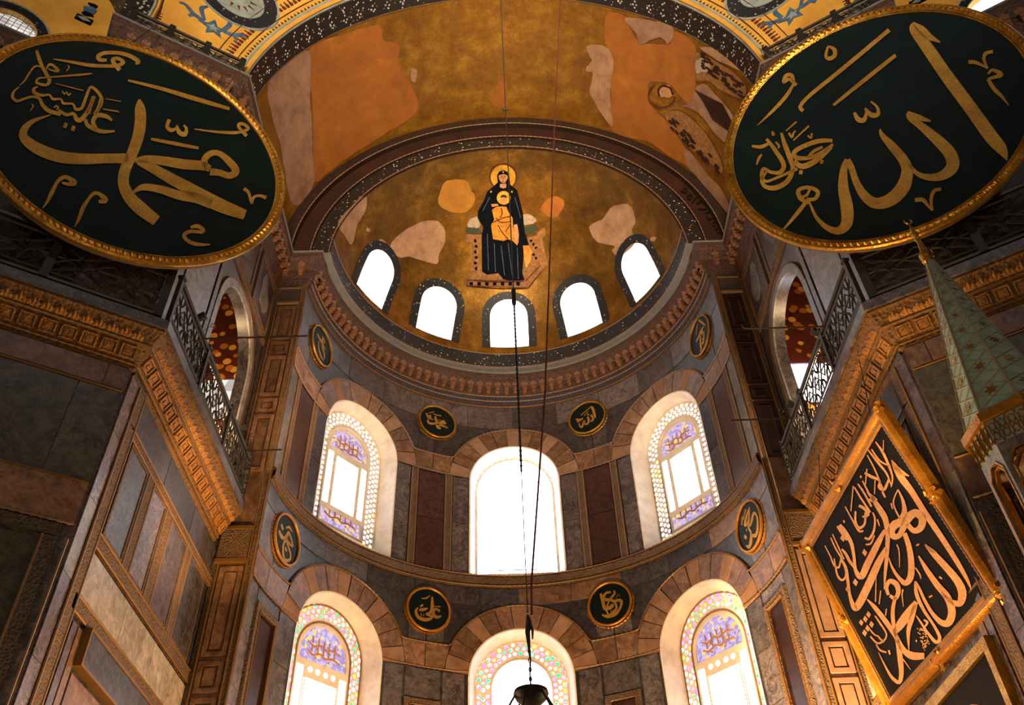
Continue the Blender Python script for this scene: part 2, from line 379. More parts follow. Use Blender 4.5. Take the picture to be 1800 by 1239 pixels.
def soft(poly, k=4, jit=.0, seed=1):
    # closed smooth outline through the given points, with a slightly ragged edge
    g = random.Random(seed); P = [np.array(p, float) for p in poly]; n = len(P); o = []
    for i in range(n):
        a, b, c, d = P[i-1], P[i], P[(i+1) % n], P[(i+2) % n]
        for j in range(k):
            t = j/k; q = .5*((2*b)+(-a+c)*t+(2*a-5*b+4*c-d)*t*t+(-a+3*b-3*c+d)*t**3); o.append((q[0]+g.uniform(-jit, jit), q[1]+g.uniform(-jit, jit)))
    return o
# ------------------------------------------------------------------ surfaces of the building (u, v, distance proud of the surface)
R, W, ZC = 5.5, 6.32, 20.5
def m_cyl(s, z, d): a = s/R; return ((R-d)*sin(a), (R-d)*cos(a), z)
def m_sph(ph, el, d): a, e = rad(ph), rad(el); return ((5-d)*sin(a)*cos(e), (5-d)*cos(a)*cos(e), ZC+(5-d)*sin(e))
def m_wall(sx): return lambda y, z, d: (sx*(W-d), y, z)
KY = -5.22
def m_exe(sx): return lambda s, z, d: (sx*(W+s*.857-d*.515), KY-s*.515-d*.857, z)
def m_pier(x, z, d): return (x, .25-d, z)
def m_barrel(y, th, d): a = rad(th); return ((6.34-d)*sin(a), y, ZC+(6.34-d)*cos(a))
def m_dome(x, z, d): return (x, -16.4+math.sqrt(max((13-d)**2-x*x-(z-ZC)**2, .01)), z)
CS = np.array([0, 0, ZC])
def px_sph(u, v, d): return tuple(hit_sphere(u, v, CS, 5-d))
def px_bar(u, v, d): return tuple(hit_barrel(u, v, 6.34-d))
def px_dome(u, v, d): return tuple(hit_sphere(u, v, np.array([0, -16.4, ZC]), 13-d))
SIDES = ((-1, 'left'), (1, 'right'))

# ================================================================== SHELL
K_ = dict(kind='structure')
plate('floor', 'floor', rect(-16, 16, -36, 6), lambda x, y, d: (x, y, d), -.2, 0, step=None, label='grey marble floor of the church', **K_)
plate('ceiling', 'shell', rect(-16, 16, -36, -4.0), lambda x, y, d: (x, y, 29.5-d), -.2, 0, **K_)
plate('wall_back', 'shell', rect(-16, 16, 0, 29.5), lambda x, z, d: (x, -36+d, z), -.2, 0, **K_)
for sx, nm in SIDES:
    plate('wall_nave_'+nm, 'shell', rect(-36, -9.5, 0, 29.5), lambda y, z, d: (sx*(15-d), y, z), -.2, 0, **K_)
    # jamb of masonry between the nave side wall and the end of the exedra wall
bulk = [(-9, 20.3), (9, 20.3), (9, 29.6), (-9, 29.6)]
plate('wall_front', 'shell', [(-6.4, 20.5)]+[(6.4*cos(pi-pi*i/24), ZC+6.4*sin(pi*i/24)) for i in range(1, 24)]+[(6.4, 20.5), (9, 20.5), (9, 29.6), (-9, 29.6), (-9, 20.5)],
      lambda x, z, d: (x, -4.9-d, z), -.2, 0, **K_)

# ================================================================== APSE WALL
SE = 8.39
UPZ, LOZ = (13.42, 16.45), (7.4, 10.6)
WS = (-4.9, 0, 4.9)
holes = [arch(s, z0, zs, 1.3) for z0, zs in (UPZ, LOZ) for s in WS]
wa = plate('wall_apse', 'dark', rect(-SE, SE, 0, 19.8), m_cyl, -.02, 0, holes, .45, label='curved apse wall of veined marble with two rows of arched windows', **K_)
def AP(name, mm, outline, d1=.03, step=.3, **kw): return plate(name, mm, outline, m_cyl, 0, d1, step=step, parent=wa, **kw)
# arches of marble blocks over the six windows
for zs in (16.45, 10.6):
    for s in WS:
        N = 13
        for i in range(N):
            a0, a1 = 4+172*i/N, 4+172*(i+1)/N
            AP('arch_block', 'brown' if i % 3 else 'beige', sector(s, zs, 1.33, 1.93, a0+.4, a1-.4, 3), .04+.012*(i % 2), None)
def band(z0, z1, zs, mm):
    e0, e1 = 1.95, math.sqrt(max(1.95**2-(z1-zs)**2, 0))+.02
    for sl, sr in ((-4.9, 0), (0, 4.9)):
        a, b = sl+e0, sr-e0; a1, b1 = sl+e1, sr-e1; mid = (a+b)/2
        AP('band_slab', mm, [(a, z0), (mid-.01, z0), (mid-.01, z1), (a1, z1)], .04); AP('band_slab', mm, [(mid+.01, z0), (b, z0), (b1, z1), (mid+.01, z1)], .04)
    for q in (-1, 1):
        a, a1, b = q*(4.9+e0), q*(4.9+e1), q*SE; mid = (a+b)/2
        AP('band_slab', mm, [(a, z0), (mid-q*.01, z0), (mid-q*.01, z1), (a1, z1)], .04); AP('band_slab', mm, [(mid+q*.01, z0), (b, z0), (b, z1), (mid+q*.01, z1)], .04)
band(16.6, 17.16, 16.45, 'brown'); band(10.78, 11.36, 10.6, 'brown')
def arcade_line(zt, zs, r, bmat):
    L = [(-SE, zt)]
    a0 = math.asin((zt-zs)/r)
    for s in WS: L += [(s-r*cos(a), zs+r*sin(a)) for a in np.linspace(a0, pi-a0, 22)]
    L += [(SE, zt)]
    beads('bead_moulding', bmat, [m_cyl(s, z, .05) for s, z in resample(L, .1)], .032, .13, wa)
arcade_line(17.18, 16.45, 1.96, 'bead'); arcade_line(11.38, 10.6, 1.96, 'beadgold')
for (z, zs) in ((16.57, 16.45), (10.75, 10.6)):
    for a, b in ((-SE, -6.22), (-3.58, -1.33), (1.33, 3.58), (6.22, SE)):
        beads('bead_moulding', 'bead' if z > 12 else 'beadgold', [m_cyl(s, z, .05) for s in np.linspace(a, b, 30)], .03, .13, wa)
# sill ledge between the storeys
V, F = [], []
prof = [(0, 13.08), (.05, 13.1), (.05, 13.16), (.09, 13.18), (.11, 13.34), (.07, 13.38), (.07, 13.42), (0, 13.42)]
arcp = [m_cyl(s, 0, 0)[:2] for s in np.linspace(-SE, SE, 90)]; arcn = [(-p[0]/R, -p[1]/R) for p in arcp]
sweep('trim_1', 'fret', arcp, prof, normals=arcn, label='carved ledge under the upper windows of the apse', **K_)
for z in (13.1, 13.4): beads('bead_moulding', 'beadgold', [m_cyl(s, z, .09) for s in np.linspace(-SE, SE, 120)], .026, .13, wa)
# upper storey panels between the windows
def trimstrip(s0, s1, z0, z1):
    AP('fret_strip', 'fret', rect(s0, s1, z0, z1), .05, .5)
    for s in (s0, s1): tube('edge_bead', 'bead', [m_cyl(s, z0, .05), m_cyl(s, z1, .05)], .022, 5, parent=wa)
def slab(mm, s0, s1, z0, z1, d=.03, n=1):
    for i in range(n):
        a, b = z0+(z1-z0)*i/n, z0+(z1-z0)*(i+1)/n
        AP('marble_slab', mm, rect(s0+.008, s1-.008, a+.008, b-.008), d+random.uniform(-.006, .006), .35)
for q in (-1, 1):
    slab('grey', *sorted((q*1.36, q*1.82)), 13.44, 16.53, n=2); trimstrip(*sorted((q*1.86, q*2.04)), 13.44, 16.53)
    slab('porphyry', *sorted((q*2.08, q*2.86)), 13.44, 16.5, .045, n=2); trimstrip(*sorted((q*2.90, q*3.08)), 13.44, 16.53)
    slab('grey', *sorted((q*3.12, q*3.56)), 13.44, 16.53, n=2)
    slab('dark', *sorted((q*6.24, q*6.7)), 13.44, 16.53, n=2); trimstrip(*sorted((q*6.74, q*6.92)), 13.44, 16.53)
    slab('porphyry', *sorted((q*6.96, q*7.7)), 13.44, 16.5, .045); trimstrip(*sorted((q*7.74, q*7.9)), 13.44, 16.53)
    slab('bluegrey', *sorted((q*7.93, q*SE)), 13.44, 16.53)
# slabs above the arches
for z0, z1, zg0 in ((18.46, 19.3, 17.24), (12.56, 13.06, 11.42)):
    E = np.linspace(-SE, SE, 13)
    for a, b in zip(E[:-1], E[1:]): slab(random.choice(['dark', 'dark', 'grey']) if z0 > 15 else random.choice(['grey', 'dark', 'brown']), a, b, z0, z1, .02)
    for a, b in ((-SE, -7.5), (-7.48, -6.9), (-2.93, -2.45), (-2.43, -1.97), (1.97, 2.43), (2.45, 2.93), (6.9, 7.48), (7.5, SE)): slab('dark' if z0 > 15 else 'grey', a, b, zg0, z0-.02, .02)
# lower storey
for q in (-1, 1):
    for s0, s1 in ((1.42, 1.98), (3.0, 3.5), (6.3, 6.85), (7.95, 8.37)):
        slab('grey', *sorted((q*s0, q*s1)), 7.4, 10.7, .02, 3)
    for (s0, s1, zt) in ((2.03, 2.95, 9.95), (6.9, 7.9, 10.4)):
        a, b = sorted((q*s0, q*s1))
        slab('grey', a, b, zt+.05, 10.72, .02)
        plate('panel_frame', 'fret', rect(a, b, 7.4, zt), m_cyl, 0, .07, [rect(a+.14, b-.14, 7.6, zt-.14)], .3, parent=wa)
        beads('bead_moulding', 'beadgold', [m_cyl(x, z, .08) for x, z in sub(rect(a+.14, b-.14, 7.6, zt-.14), .3)], .026, .12, wa, closed=True)
        AP('porphyry_panel', 'woodd', rect(a+.14, b-.14, 7.6, zt-.14), .02)
    for s0 in (-SE, ):
        pass
for i in range(12):
    a, b = -SE+2*SE*i/12, -SE+2*SE*(i+1)/12
    for z0, z1 in ((0, 2.4), (2.4, 4.9), (4.9, 7.38)): slab('grey' if i % 2 else 'brown', a, b, z0, z1, .02)

# ------------------------------------------------------------------ windows of the apse
def chord(s0, back):
    # flat plane across a window, set back into the wall
    a = s0/R; c = np.array([sin(a), cos(a)]); t = np.array([cos(a), -sin(a)])
    return lambda u, z, d: (c[0]*(R+back-d)+t[0]*u, c[1]*(R+back-d)+t[1]*u, z)
def jamb(name, parent, s0, z0, zs, hw, back, hw2, zb2):
    o = arch(0, z0, zs, hw-.005, 22); i = arch(0, zb2, zs, hw2, 22); pl = chord(s0, back)
    V = [m_cyl(s0+u, z, .035) for u, z in o]+[pl(u, z, 0) for u, z in i]; n = len(o)
    # narrow plaster border lying on the wall face around the opening
    b = arch(0, z0, zs, hw+.035, 22); V += [m_cyl(s0+u, z, .035) for u, z in b]
    F = [(k, (k+1) % n, n+(k+1) % n, n+k) for k in range(n)]+[(k, (k+1) % n, 2*n+(k+1) % n, 2*n+k) for k in range(1, n)]
    return mesh(name, V, F, 'jamb', parent)
BK = .36
def window(idx, s0, z0, zs, style, label):
    a = s0/R
    w_ = thing('window_%d' % idx, (5.9*sin(a), 5.9*cos(a), z0), label, 'window'); w_['kind'] = 'structure'
    hw2 = 1.16; zb = z0+.1; pl = chord(s0, BK)
    jamb('window_reveal', w_, s0, z0, zs, 1.3, BK, hw2, zb)
    if style == 'plain':
        H = []
        for gx in np.arange(-hw2+.0, hw2, .28):
            for gz in np.arange(zb, zs+hw2, .36): H.append((gx, gz))
        fr = plate('window_frame', 'jamb', arch(0, zb, zs, hw2), pl, -.06, 0, [arch(0, zb+.06, zs, hw2-.06)], parent=w_)
        V, F = [], []
        for k in range(1, 5): u = -hw2+2*hw2*k/5; tube_data([pl(u, zb, -.03), pl(u, zs+math.sqrt(hw2**2-u*u), -.03)], .005, 4, V=V, F=F)
        for k in range(1, 8): z = zb+.55*k; u = hw2 if z < zs else math.sqrt(max(hw2**2-(z-zs)**2, .01)); tube_data([pl(-u, z, -.03), pl(u, z, -.03)], .005, 4, V=V, F=F)
        tube_data([pl(-.55, zb+.25, .1), pl(.55, zb+.25, .1)], .012, 5, V=V, F=F)
        mesh('glazing_bars', V, F, 'steel', w_)
        plate('glass_pane', 'clear', arch(0, zb, zs, hw2), pl, None, -.05, parent=w_)
        return w_
    wb = .40 if style != 'low' else .36           # width of the jewelled border
    iw = hw2-wb; border = []
    rng = random.Random(idx*11)
    # round panes of the border, following its path
    path = [(-(hw2-wb/2), zb+.3+k*.16) for k in range(int((zs-zb-.3)/.16))]
    na = int(pi*(hw2-wb/2)/.16); path += [(-(hw2-wb/2)*cos(pi*k/na), zs+(hw2-wb/2)*sin(pi*k/na)) for k in range(na+1)]
    path += [(hw2-wb/2, z) for z in np.arange(zs-.16, zb+.3, -.16)]
    H = []
    for k, (u, z) in enumerate(path):
        du, dz = (1, 0) if z < zs else ((u/math.hypot(u, z-zs)), (z-zs)/math.hypot(u, z-zs))
        if z < zs: du = 1 if u > 0 else -1
        for o_ in ((-.115, .0), (.0, .08), (.115, .0)):
            tx, tz = -dz, du
            H.append(circle(u+du*o_[0]+tx*o_[1], z+dz*o_[0]+tz*o_[1], .052+.006*rng.random(), 8))
    for u in np.arange(-hw2+.12, hw2-.1, .15):
        for j, z in enumerate((zb+.1, zb+.22)): H.append(circle(u+(.075 if j else 0), z, .055, 8))
    zl = zs-.25 if style != 'low' else zs-.35      # springing of the inner lunette
    zi = zb+(.95 if style == 'up' else .45)
    if style == 'mid': H.append(arch(0, zb+.34, zs-.1, iw, 16))
    else:
        H.append(arch(0, zl+.06, zs-.1, iw-.1, 16))
        H.append(rect(-iw*.52, iw*.52, zi, zl-.16)); H.append(rect(-iw+.06, -iw*.66, zi, zl-.1)); H.append(rect(iw*.66, iw-.06, zi, zl-.1))
        if style == 'up': H.append(rect(-iw+.06, iw-.06, zb+.4, zi-.14))
        if style == 'low': H[-3] = rect(-iw*.62, iw*.62, zi, zl-.34); H += [circle(x, zl-.14, .07, 10) for x in (-.34, -.12, .12, .34)]
    tr = plate('tracery', 'jamb', arch(0, zb, zs, hw2), pl, -.04, 0, H, parent=w_, smooth=False)
    out = arch(0, zb, zs, hw2)
    cmat = 'jewel' if style in ('low', 'mid') else 'border'
    plate('border_glass', cmat, out, pl, None, -.05, [arch(0, zb+.34, zs-.1, iw-.02)], parent=w_)
    if style == 'mid':
        plate('glass_pane', 'clear', arch(0, zb+.34, zs-.1, iw-.02), pl, None, -.05, parent=w_)
        V, F = [], []
        for z in (zb+1.4, zb+2.6): tube_data([pl(-iw, z, -.02), pl(iw, z, -.02)], .01, 4, V=V, F=F)
        mesh('glazing_bars', V, F, 'steel', w_)
    else:
        plate('lunette_glass', 'amber', arch(0, zl, zs-.1, iw-.05), pl, None, -.05, parent=w_)
        plate('glass_pane', 'clear', rect(-iw, iw, zi-.07, zl), pl, None, -.05, parent=w_)
        plate('lower_glass', 'amber' if style == 'up' else 'border', rect(-iw, iw, zb+.34, zi-.07), pl, None, -.05, parent=w_)
        # writing in gilt plaster inside the lunette and the small lower panel
        S = []
        for (cx, cz, hwid, lines) in ([(0, zs+.12, iw*.62, 2)]+([(0, zb+.66, iw*.72, 1)] if style == 'up' else [])):
            for ln in range(lines):
                z = cz-.2*ln
                S += [[(cx-hwid, z+.03, .012), (cx-hwid*.6, z-.05, .022), (cx-hwid*.2, z+.03, .02), (cx+hwid*.1, z-.04, .02), (cx+hwid*.5, z+.02, .022), (cx+hwid, z-.03, .012)]]
                for q in (-.7, -.35, .0, .3, .65): S.append([(cx+hwid*q, z+.02, .016), (cx+hwid*q-.01, z+.17, .014)])
                S.append([(cx-hwid*.5, z-.09, .02), (cx-hwid*.42, z-.1, .02)]); S.append([(cx+hwid*.3, z-.1, .02), (cx+hwid*.38, z-.1, .02)])
        strokes('inscription', 'gilt2', S, lambda u, v, d: pl(u, v, -.03+d), .02, w_, 3)
        # lines of small studs beside the clear pane
        for q in (-1, 1): beads('pearl_line', 'jamb', [pl(q*iw*.585, zi, .01), pl(q*iw*.585, zl-.16, .01)], .022, .09, w_)
    for o_, rr in ((arch(0, zb+.34, zs-.1, iw+.01), .025), (arch(0, zb, zs, hw2-.02), .02)):
        tube('tracery_rim', 'jamb' if style != 'low' else 'beige', [pl(u, v, .01) for u, v in o_], rr, 5, True, w_)
    return w_
window(1, -4.9, *UPZ, 'up', 'upper left apse window with round panes and an inscribed lunette')
window(2, 0, *UPZ, 'plain', 'bright plain arched window in the middle of the upper row')
window(3, 4.9, *UPZ, 'up', 'upper right apse window with round panes and an inscribed lunette')
window(4, -4.9, *LOZ, 'low', 'lower left apse window with green and violet glass border')
window(5, 0, *LOZ, 'mid', 'lower middle apse window with violet and green jewel border')
window(6, 4.9, *LOZ, 'low', 'lower right apse window washed in golden light')

# ================================================================== CONCH (half dome of the apse)
PH = [(-60.5, 22.0, 9.0), (-30, 23.5, 10.5), (0, 23.3, 10.3), (30, 23.5, 10.5), (60.5, 22.0, 9.0)]
def sph_arch(ph, els, el0, hw, n=16): return [(ph-hw/cos(rad(el0)), el0), (ph+hw/cos(rad(el0)), el0)]+[(ph+hw*cos(pi*i/n)/cos(rad(els+hw*sin(pi*i/n))), els+hw*sin(pi*i/n)) for i in range(n+1)]
ch = plate('ceiling_conch', 'gold', rect(-90, 90, 0, 89.5), m_sph, -.02, 0, [sph_arch(p, e, e0, 7.3) for p, e, e0 in PH], 4.5,
           label='gold mosaic half dome over the apse', **K_)
for i, (p, e, e0) in enumerate(PH):
    o = Vector(m_sph(p, e0, 0))
    wn = thing('window_%d' % (7+i), o, ['far left', 'left', 'middle', 'right', 'far right'][i]+' small arched window at the foot of the gold half dome', 'window'); wn['kind'] = 'structure'
    plate('ornament_border', 'mosblue', sph_arch(p, e, e0-.2, 10.3), m_sph, 0, .02, [sph_arch(p, e, e0-.1, 7.2)], 3, parent=wn)
    L = sph_arch(p, e, e0, 7.2); V = [m_sph(u, v, .022) for u, v in L]+[m_sph(p+(u-p)*.93, e+(v-e)*.93+.3, -.38) for u, v in L]; n = len(L)
    mesh('window_reveal', V, [(k, (k+1) % n, n+(k+1) % n, n+k) for k in range(n)], 'jamb', wn)
    plate('glass_pane', 'clear', [(p+(u-p)*.95, e+(v-e)*.95) for u, v in L], m_sph, None, -.37, parent=wn)
    V, F = [], []
    for q in (-2.6, 2.6): tube_data([m_sph(p+q, e0+.5, -.35), m_sph(p+q, e+6, -.35)], .006, 4, V=V, F=F)
    for q in (e0+5, e0+10): tube_data([m_sph(p-7, q, -.35), m_sph(p+7, q, -.35)], .006, 4, V=V, F=F)
    mesh('glazing_bars', V, F, 'steel', wn)
def CH(name, mm, poly, d=.012, step=None, **kw): return plate(name, mm, soft(poly, 3, .8, 3), px_sph, 0, d, step=9, parent=ch, **kw)
# ornament band round the foot, between and under the windows
plate('ornament_band', 'mosblue', rect(-90, 90, 1.2, 7.0), m_sph, 0, .015, step=3, parent=ch)
for el in (1.0, 7.2): beads('bead_moulding', 'bead', [m_sph(a, el, .015) for a in np.linspace(-90, 90, 100)], .022, .14, ch)
# patches of bare and repainted plaster
def blob(cx, cy, rx, ry, seed, n=18, rot=0):
    g = random.Random(seed); ph = [g.random()*6.28 for _ in range(4)]; o = []
    for i in range(n):
        a = 2*pi*i/n; r = 1+.16*sin(2*a+ph[0])+.12*sin(3*a+ph[1])+.07*sin(5*a+ph[2]); x, y = rx*r*cos(a), ry*r*sin(a)
        o.append((cx+x*cos(rot)-y*sin(rot), cy+x*sin(rot)+y*cos(rot)))
    return o
CH('plaster_patch', 'pink', [(686, 432), (705, 410), (735, 392), (762, 387), (780, 400), (782, 425), (772, 445), (768, 464), (745, 458), (718, 451), (700, 452)], step=14)
CH('plaster_patch', 'pink', [(595, 388), (642, 343), (641, 372), (628, 395), (618, 431), (605, 412)], step=14)
CH('plaster_patch', 'pink', [(1036, 398), (1060, 385), (1072, 366), (1095, 358), (1110, 365), (1117, 390), (1110, 405), (1118, 425), (1090, 450), (1075, 440), (1080, 432), (1050, 425)], step=14)
CH('plaster_patch', 'ochre2', [(778, 326), (792, 316), (820, 318), (828, 335), (835, 345), (830, 362), (815, 374), (790, 372), (770, 356)], step=14)
CH('plaster_patch', 'ochre', [(952, 362), (972, 345), (990, 352), (990, 365), (975, 384), (958, 376)], step=14)
for x, y, rx in ((647, 404, 4), (672, 426, 6), (834, 444, 7), (1117, 422, 5), (1148, 420, 5)): CH('plaster_spot', 'pink', blob(x, y, rx, rx*.9, int(x), 10))

# ------------------------------------------------------------------ seated figure in mosaic on the gold ground
fg = thing('enthroned_figure_mosaic', px_sph(885, 400, .02), 'mosaic of a robed seated figure holding a child in the gold half dome', 'mosaic')
def Zc(pts): return [(780+x*.20175, 270+y*.20175) for x, y in pts]      # traced at 4.957 x
def FG(name, mm, pts, d=.03, lab=None, step=7): return plate(name, mm, Zc(pts), px_sph, 0, d, step=step, parent=fg, label=lab)
FG('throne', 'thronem', [(190, 715), (200, 700), (335, 705), (335, 770), (310, 775), (310, 1010), (230, 1030), (245, 775), (190, 770)], .022)
FG('throne', 'thronem', [(700, 735), (810, 715), (820, 680), (880, 640), (893, 700), (860, 735), (905, 970), (865, 1010), (830, 960), (720, 1010), (690, 900), (735, 800)], .022)
FG('footstool', 'thronem', [(215, 1090), (310, 1000), (690, 1010), (840, 965), (855, 1020), (735, 1170), (205, 1150)], .024)
for x0, y0, x1, y1 in ((205, 1100, 705, 1112), (205, 1150, 735, 1172), ): strokes('footstool_line', 'redline', [[(780+x0*.20175, 270+y0*.20175, .9), (780+x1*.20175, 270+y1*.20175, .9)]], px_sph, .035, fg)
strokes('footstool_line', 'redline', [[(780+a*.20175, 270+b*.20175, .9) for a, b in l] for l in (((710, 1110), (840, 975)), ((735, 1170), (852, 1025)), ((205, 1150), (215, 1095)))], px_sph, .035, fg, kind='stuff')
for k in range(7): FG('footstool_square', 'robe', [(225+k*68, 1118), (255+k*68, 1120), (255+k*68, 1150), (225+k*68, 1148)], .034)
for k in range(6): FG('throne_jewel', 'robe', blob(275+(k % 2)*8, 760+k*48, 13, 15, k, 8), .03); FG('throne_jewel', 'robe', blob(760+(k % 3)*22, 760+k*30, 11, 13, k+9, 8), .03)
FG('cushion', 'cushion2', [(205, 610), (225, 570), (290, 545), (320, 620), (300, 650), (210, 640)]); FG('cushion', 'cushion2', [(690, 530), (740, 525), (800, 560), (808, 585), (780, 610), (700, 625)])
FG('cushion', 'cushion', [(195, 655), (300, 640), (335, 700), (210, 700)]); FG('cushion', 'cushion', [(700, 640), (800, 620), (820, 650), (780, 690), (705, 705)])
FG('halo', 'halo', circle(518, 205, 108, 28), .024); strokes('halo_rim', 'redline', [[(780+(518+118*cos(a))*.20175, 270+(205+112*sin(a))*.20175, 1.0) for a in np.linspace(2.4, 7.0, 30)]], px_sph, .032, fg)
FG('robe', 'robe', [(465, 190), (480, 160), (518, 143), (555, 160), (572, 200), (580, 270), (640, 320), (660, 400), (690, 520), (705, 680), (745, 800), (700, 830), (685, 1040), (705, 1100), (600, 1112), (520, 1095),
   (475, 1040), (380, 1055), (335, 1030), (330, 720), (345, 640), (295, 560), (300, 500), (355, 400), (380, 330), (440, 280), (470, 250)], .034)
FG('face', 'flesh', blob(518, 215, 34, 46, 3, 16), .042); FG('neck', 'flesh', [(492, 262), (545, 262), (545, 296), (515, 304), (488, 292)], .04)
FG('hair_veil', 'robe', [(480, 190), (500, 165), (540, 165), (558, 190), (545, 184), (518, 176), (492, 184)], .048)
strokes('face_lines', 'redline', [[(780+a*.20175, 270+b*.20175, .5) for a, b in l] for l in (((498, 205), (512, 204)), ((524, 204), (538, 205)), ((518, 210), (517, 232)), ((508, 244), (528, 244)), ((500, 196), (513, 194)), ((523, 194), (536, 196)))], px_sph, .05, fg)
FG('child_halo', 'halo', circle(522, 385, 60, 20), .046)
FG('child_head', 'flesh', blob(522, 400, 30, 38, 5, 14), .056); FG('child_hair', 'brownp', [(492, 385), (500, 365), (522, 358), (545, 366), (552, 388), (522, 378)], .06)
FG('child_robe', 'childm', [(420, 490), (455, 465), (500, 460), (545, 462), (570, 520), (600, 560), (605, 640), (650, 760), (640, 800), (600, 760), (560, 745), (520, 760), (430, 745), (412, 620), (440, 580)], .05)
FG('hand', 'flesh', [(610, 620), (640, 612), (655, 700), (650, 780), (620, 770), (612, 690)], .056); FG('hand', 'flesh', [(412, 440), (470, 436), (480, 456), (420, 464)], .05)
FG('hem', 'childm', [(690, 800), (745, 800), (770, 850), (760, 930), (715, 1000), (700, 900)], .036)
fold = lambda l, w_: [(780+a*.20175, 270+b*.20175, w_) for a, b in l]
strokes('robe_fold', 'brownp', [fold(l, .8) for l in (((455, 560), (500, 600), (590, 590)), ((470, 620), (520, 700), (560, 740)), ((430, 600), (520, 560), (580, 545)), ((500, 470), (510, 520), (490, 560)), ((580, 620), (540, 680)))], px_sph, .06, fg)
strokes('robe_highlight', 'bluepaint', [fold(l, .45) for l in (((380, 700), (390, 1020)), ((440, 780), (450, 1030)), ((560, 780), (600, 1080)), ((640, 820), (650, 1090)), ((400, 380), (340, 500)), ((620, 380), (670, 560)), ((500, 800), (530, 1060)))], px_sph, .042, fg, kind='stuff')
for x, y in ((412, 332), (594, 332), (518, 160)): FG('star', 'halo', [(x-12, y), (x-3, y-4), (x, y-14), (x+3, y-4), (x+12, y), (x+3, y+4), (x, y+14), (x-3, y+4)], .05)

# ------------------------------------------------------------------ face of the arch in front of the half dome
def m_face(y0): return lambda x, z, d: (x, y0-d, z)
def halfring(r0, r1, n=48): return [(r1*cos(pi*i/n), ZC+r1*sin(pi*i/n)) for i in range(n+1)]+[(-r0*cos(pi*i/n), ZC+r0*sin(pi*i/n)) for i in range(n+1)]
af = plate('trim_2', 'brownp', halfring(4.98, 6.36), m_face(.0), -.05, 0, step=.6, label='painted face of the arch framing the gold half dome', **K_)
plate('mosaic_band', 'mosdark', halfring(5.02, 5.48), m_face(0), 0, .03, step=.5, parent=af)
plate('painted_band', 'brownp', halfring(5.5, 5.98), m_face(0), 0, .10, step=.5, parent=af)
plate('mosaic_band', 'mosred', halfring(6.0, 6.34), m_face(0), 0, .25, step=.5, parent=af)
for r_, y_ in ((5.0, .04), (5.5, .1), (6.0, .26)): beads('bead_moulding', 'bead', [(r_*cos(a), -y_, ZC+r_*sin(a)) for a in np.linspace(0, pi, 90)], .022, .16, af)
T = lambda l, w_=1.0: [(1180+a*.113, 300+b*.113, w_) for a, b in l]
pf = lambda u, v, d: tuple(hit_plane(u, v, np.array([0, -.13-d, 0]), np.array([0, 1., 0])))
strokes('arch_letters', 'iron', [T(l) for l in (((145, 300), (180, 325), (245, 345), (235, 285), (205, 270), (185, 290)), ((185, 300), (215, 320)), ((330, 380), (290, 375), (250, 400), (270, 440), (310, 435)), ((290, 375), (330, 410)),
   ((420, 390), (385, 420), (350, 470), (325, 490)), ((430, 410), (480, 450), (400, 500)), ((400, 520), (480, 480), (550, 555)), ((430, 600), (590, 590)), ((520, 660), (650, 630)), ((560, 700), (575, 760), (690, 715)), ((640, 800), (740, 810)),
   ((640, 850), (690, 860)), ((670, 915), (790, 895)), ((710, 965), (820, 940)), ((790, 895), (800, 965)))], pf, .01, af)

# ================================================================== BEMA VAULT
bv = plate('ceiling_vault', 'goldv', rect(-5.05, .02, -90, 90), m_barrel, None, 0, step=4.5, label='gold mosaic barrel vault before the apse', **K_)
# CDT runs in mixed units here, fine: rows along y
def BV(name, mm, poly, d=.015, step=14, **kw): return plate(name, mm, soft(poly, 4, 1.4, 5), px_bar, 0, d, step=step, parent=bv, **kw)
BV('plaster_patch', 'beige', [(484, 118), (541, 88), (546, 170), (549, 250), (552, 322), (520, 362), (506, 330), (495, 270), (478, 200), (470, 150)])
BV('plaster_patch', 'ochre', [(543, 84), (600, 62), (666, 43), (672, 70), (703, 78), (700, 110), (722, 150), (735, 190), (700, 222), (640, 258), (590, 292), (554, 318), (551, 250), (548, 170)])
BV('plaster_patch', 'pink', [(722, 120), (731, 122), (733, 138), (726, 145)], step=None); BV('plaster_patch', 'pink', [(624, 155), (634, 152), (636, 157), (625, 160)], step=None)
BV('plaster_patch', 'ochre', [(1066, 24), (1100, 30), (1120, 70), (1178, 78), (1180, 52), (1222, 82), (1220, 172), (1206, 183), (1180, 150), (1140, 145), (1150, 190), (1175, 215), (1205, 262), (1208, 292), (1140, 250), (1076, 228), (1074, 150), (1064, 80)])
BV('plaster_patch', 'beige', [(1100, 30), (1178, 45), (1176, 78), (1158, 66), (1126, 77), (1118, 60)], .03)
BV('plaster_patch', 'pink', [(1030, 82), (1050, 78), (1075, 92), (1077, 125), (1072, 160), (1076, 222), (1052, 190), (1036, 160), (1043, 130), (1029, 122), (1040, 105)], .03)
BV('plaster_patch', 'pink', [(1230, 82), (1260, 86), (1302, 108), (1316, 132), (1290, 118), (1250, 100)], .03)
BV('plaster_patch', 'ochre', [(878, 140), (888, 140), (888, 185), (866, 186), (868, 160)], .015, None)
BV('plaster_patch', 'beige', [(1208, 292), (1205, 262), (1240, 300), (1275, 345), (1290, 380), (1262, 356), (1232, 318)], .03)
an = thing('winged_figure_mosaic', px_bar(1215, 200, .02), 'worn mosaic of a winged robed figure with halo on the right of the vault', 'mosaic')
Z3 = lambda pts, w_=None: [((900+p[0]*.28249, p[1]*.28249)+((w_,) if w_ else ())) for p in pts]
def AN(name, mm, pts, d=.035): return plate(name, mm, soft(Z3(pts), 3, .8, 2), px_bar, 0, d, step=9, parent=an)
AN('robe', 'beige', [(1135, 560), (1190, 520), (1240, 560), (1330, 660), (1380, 740), (1340, 880), (1260, 830), (1180, 720), (1100, 670), (1060, 655), (1120, 630)])
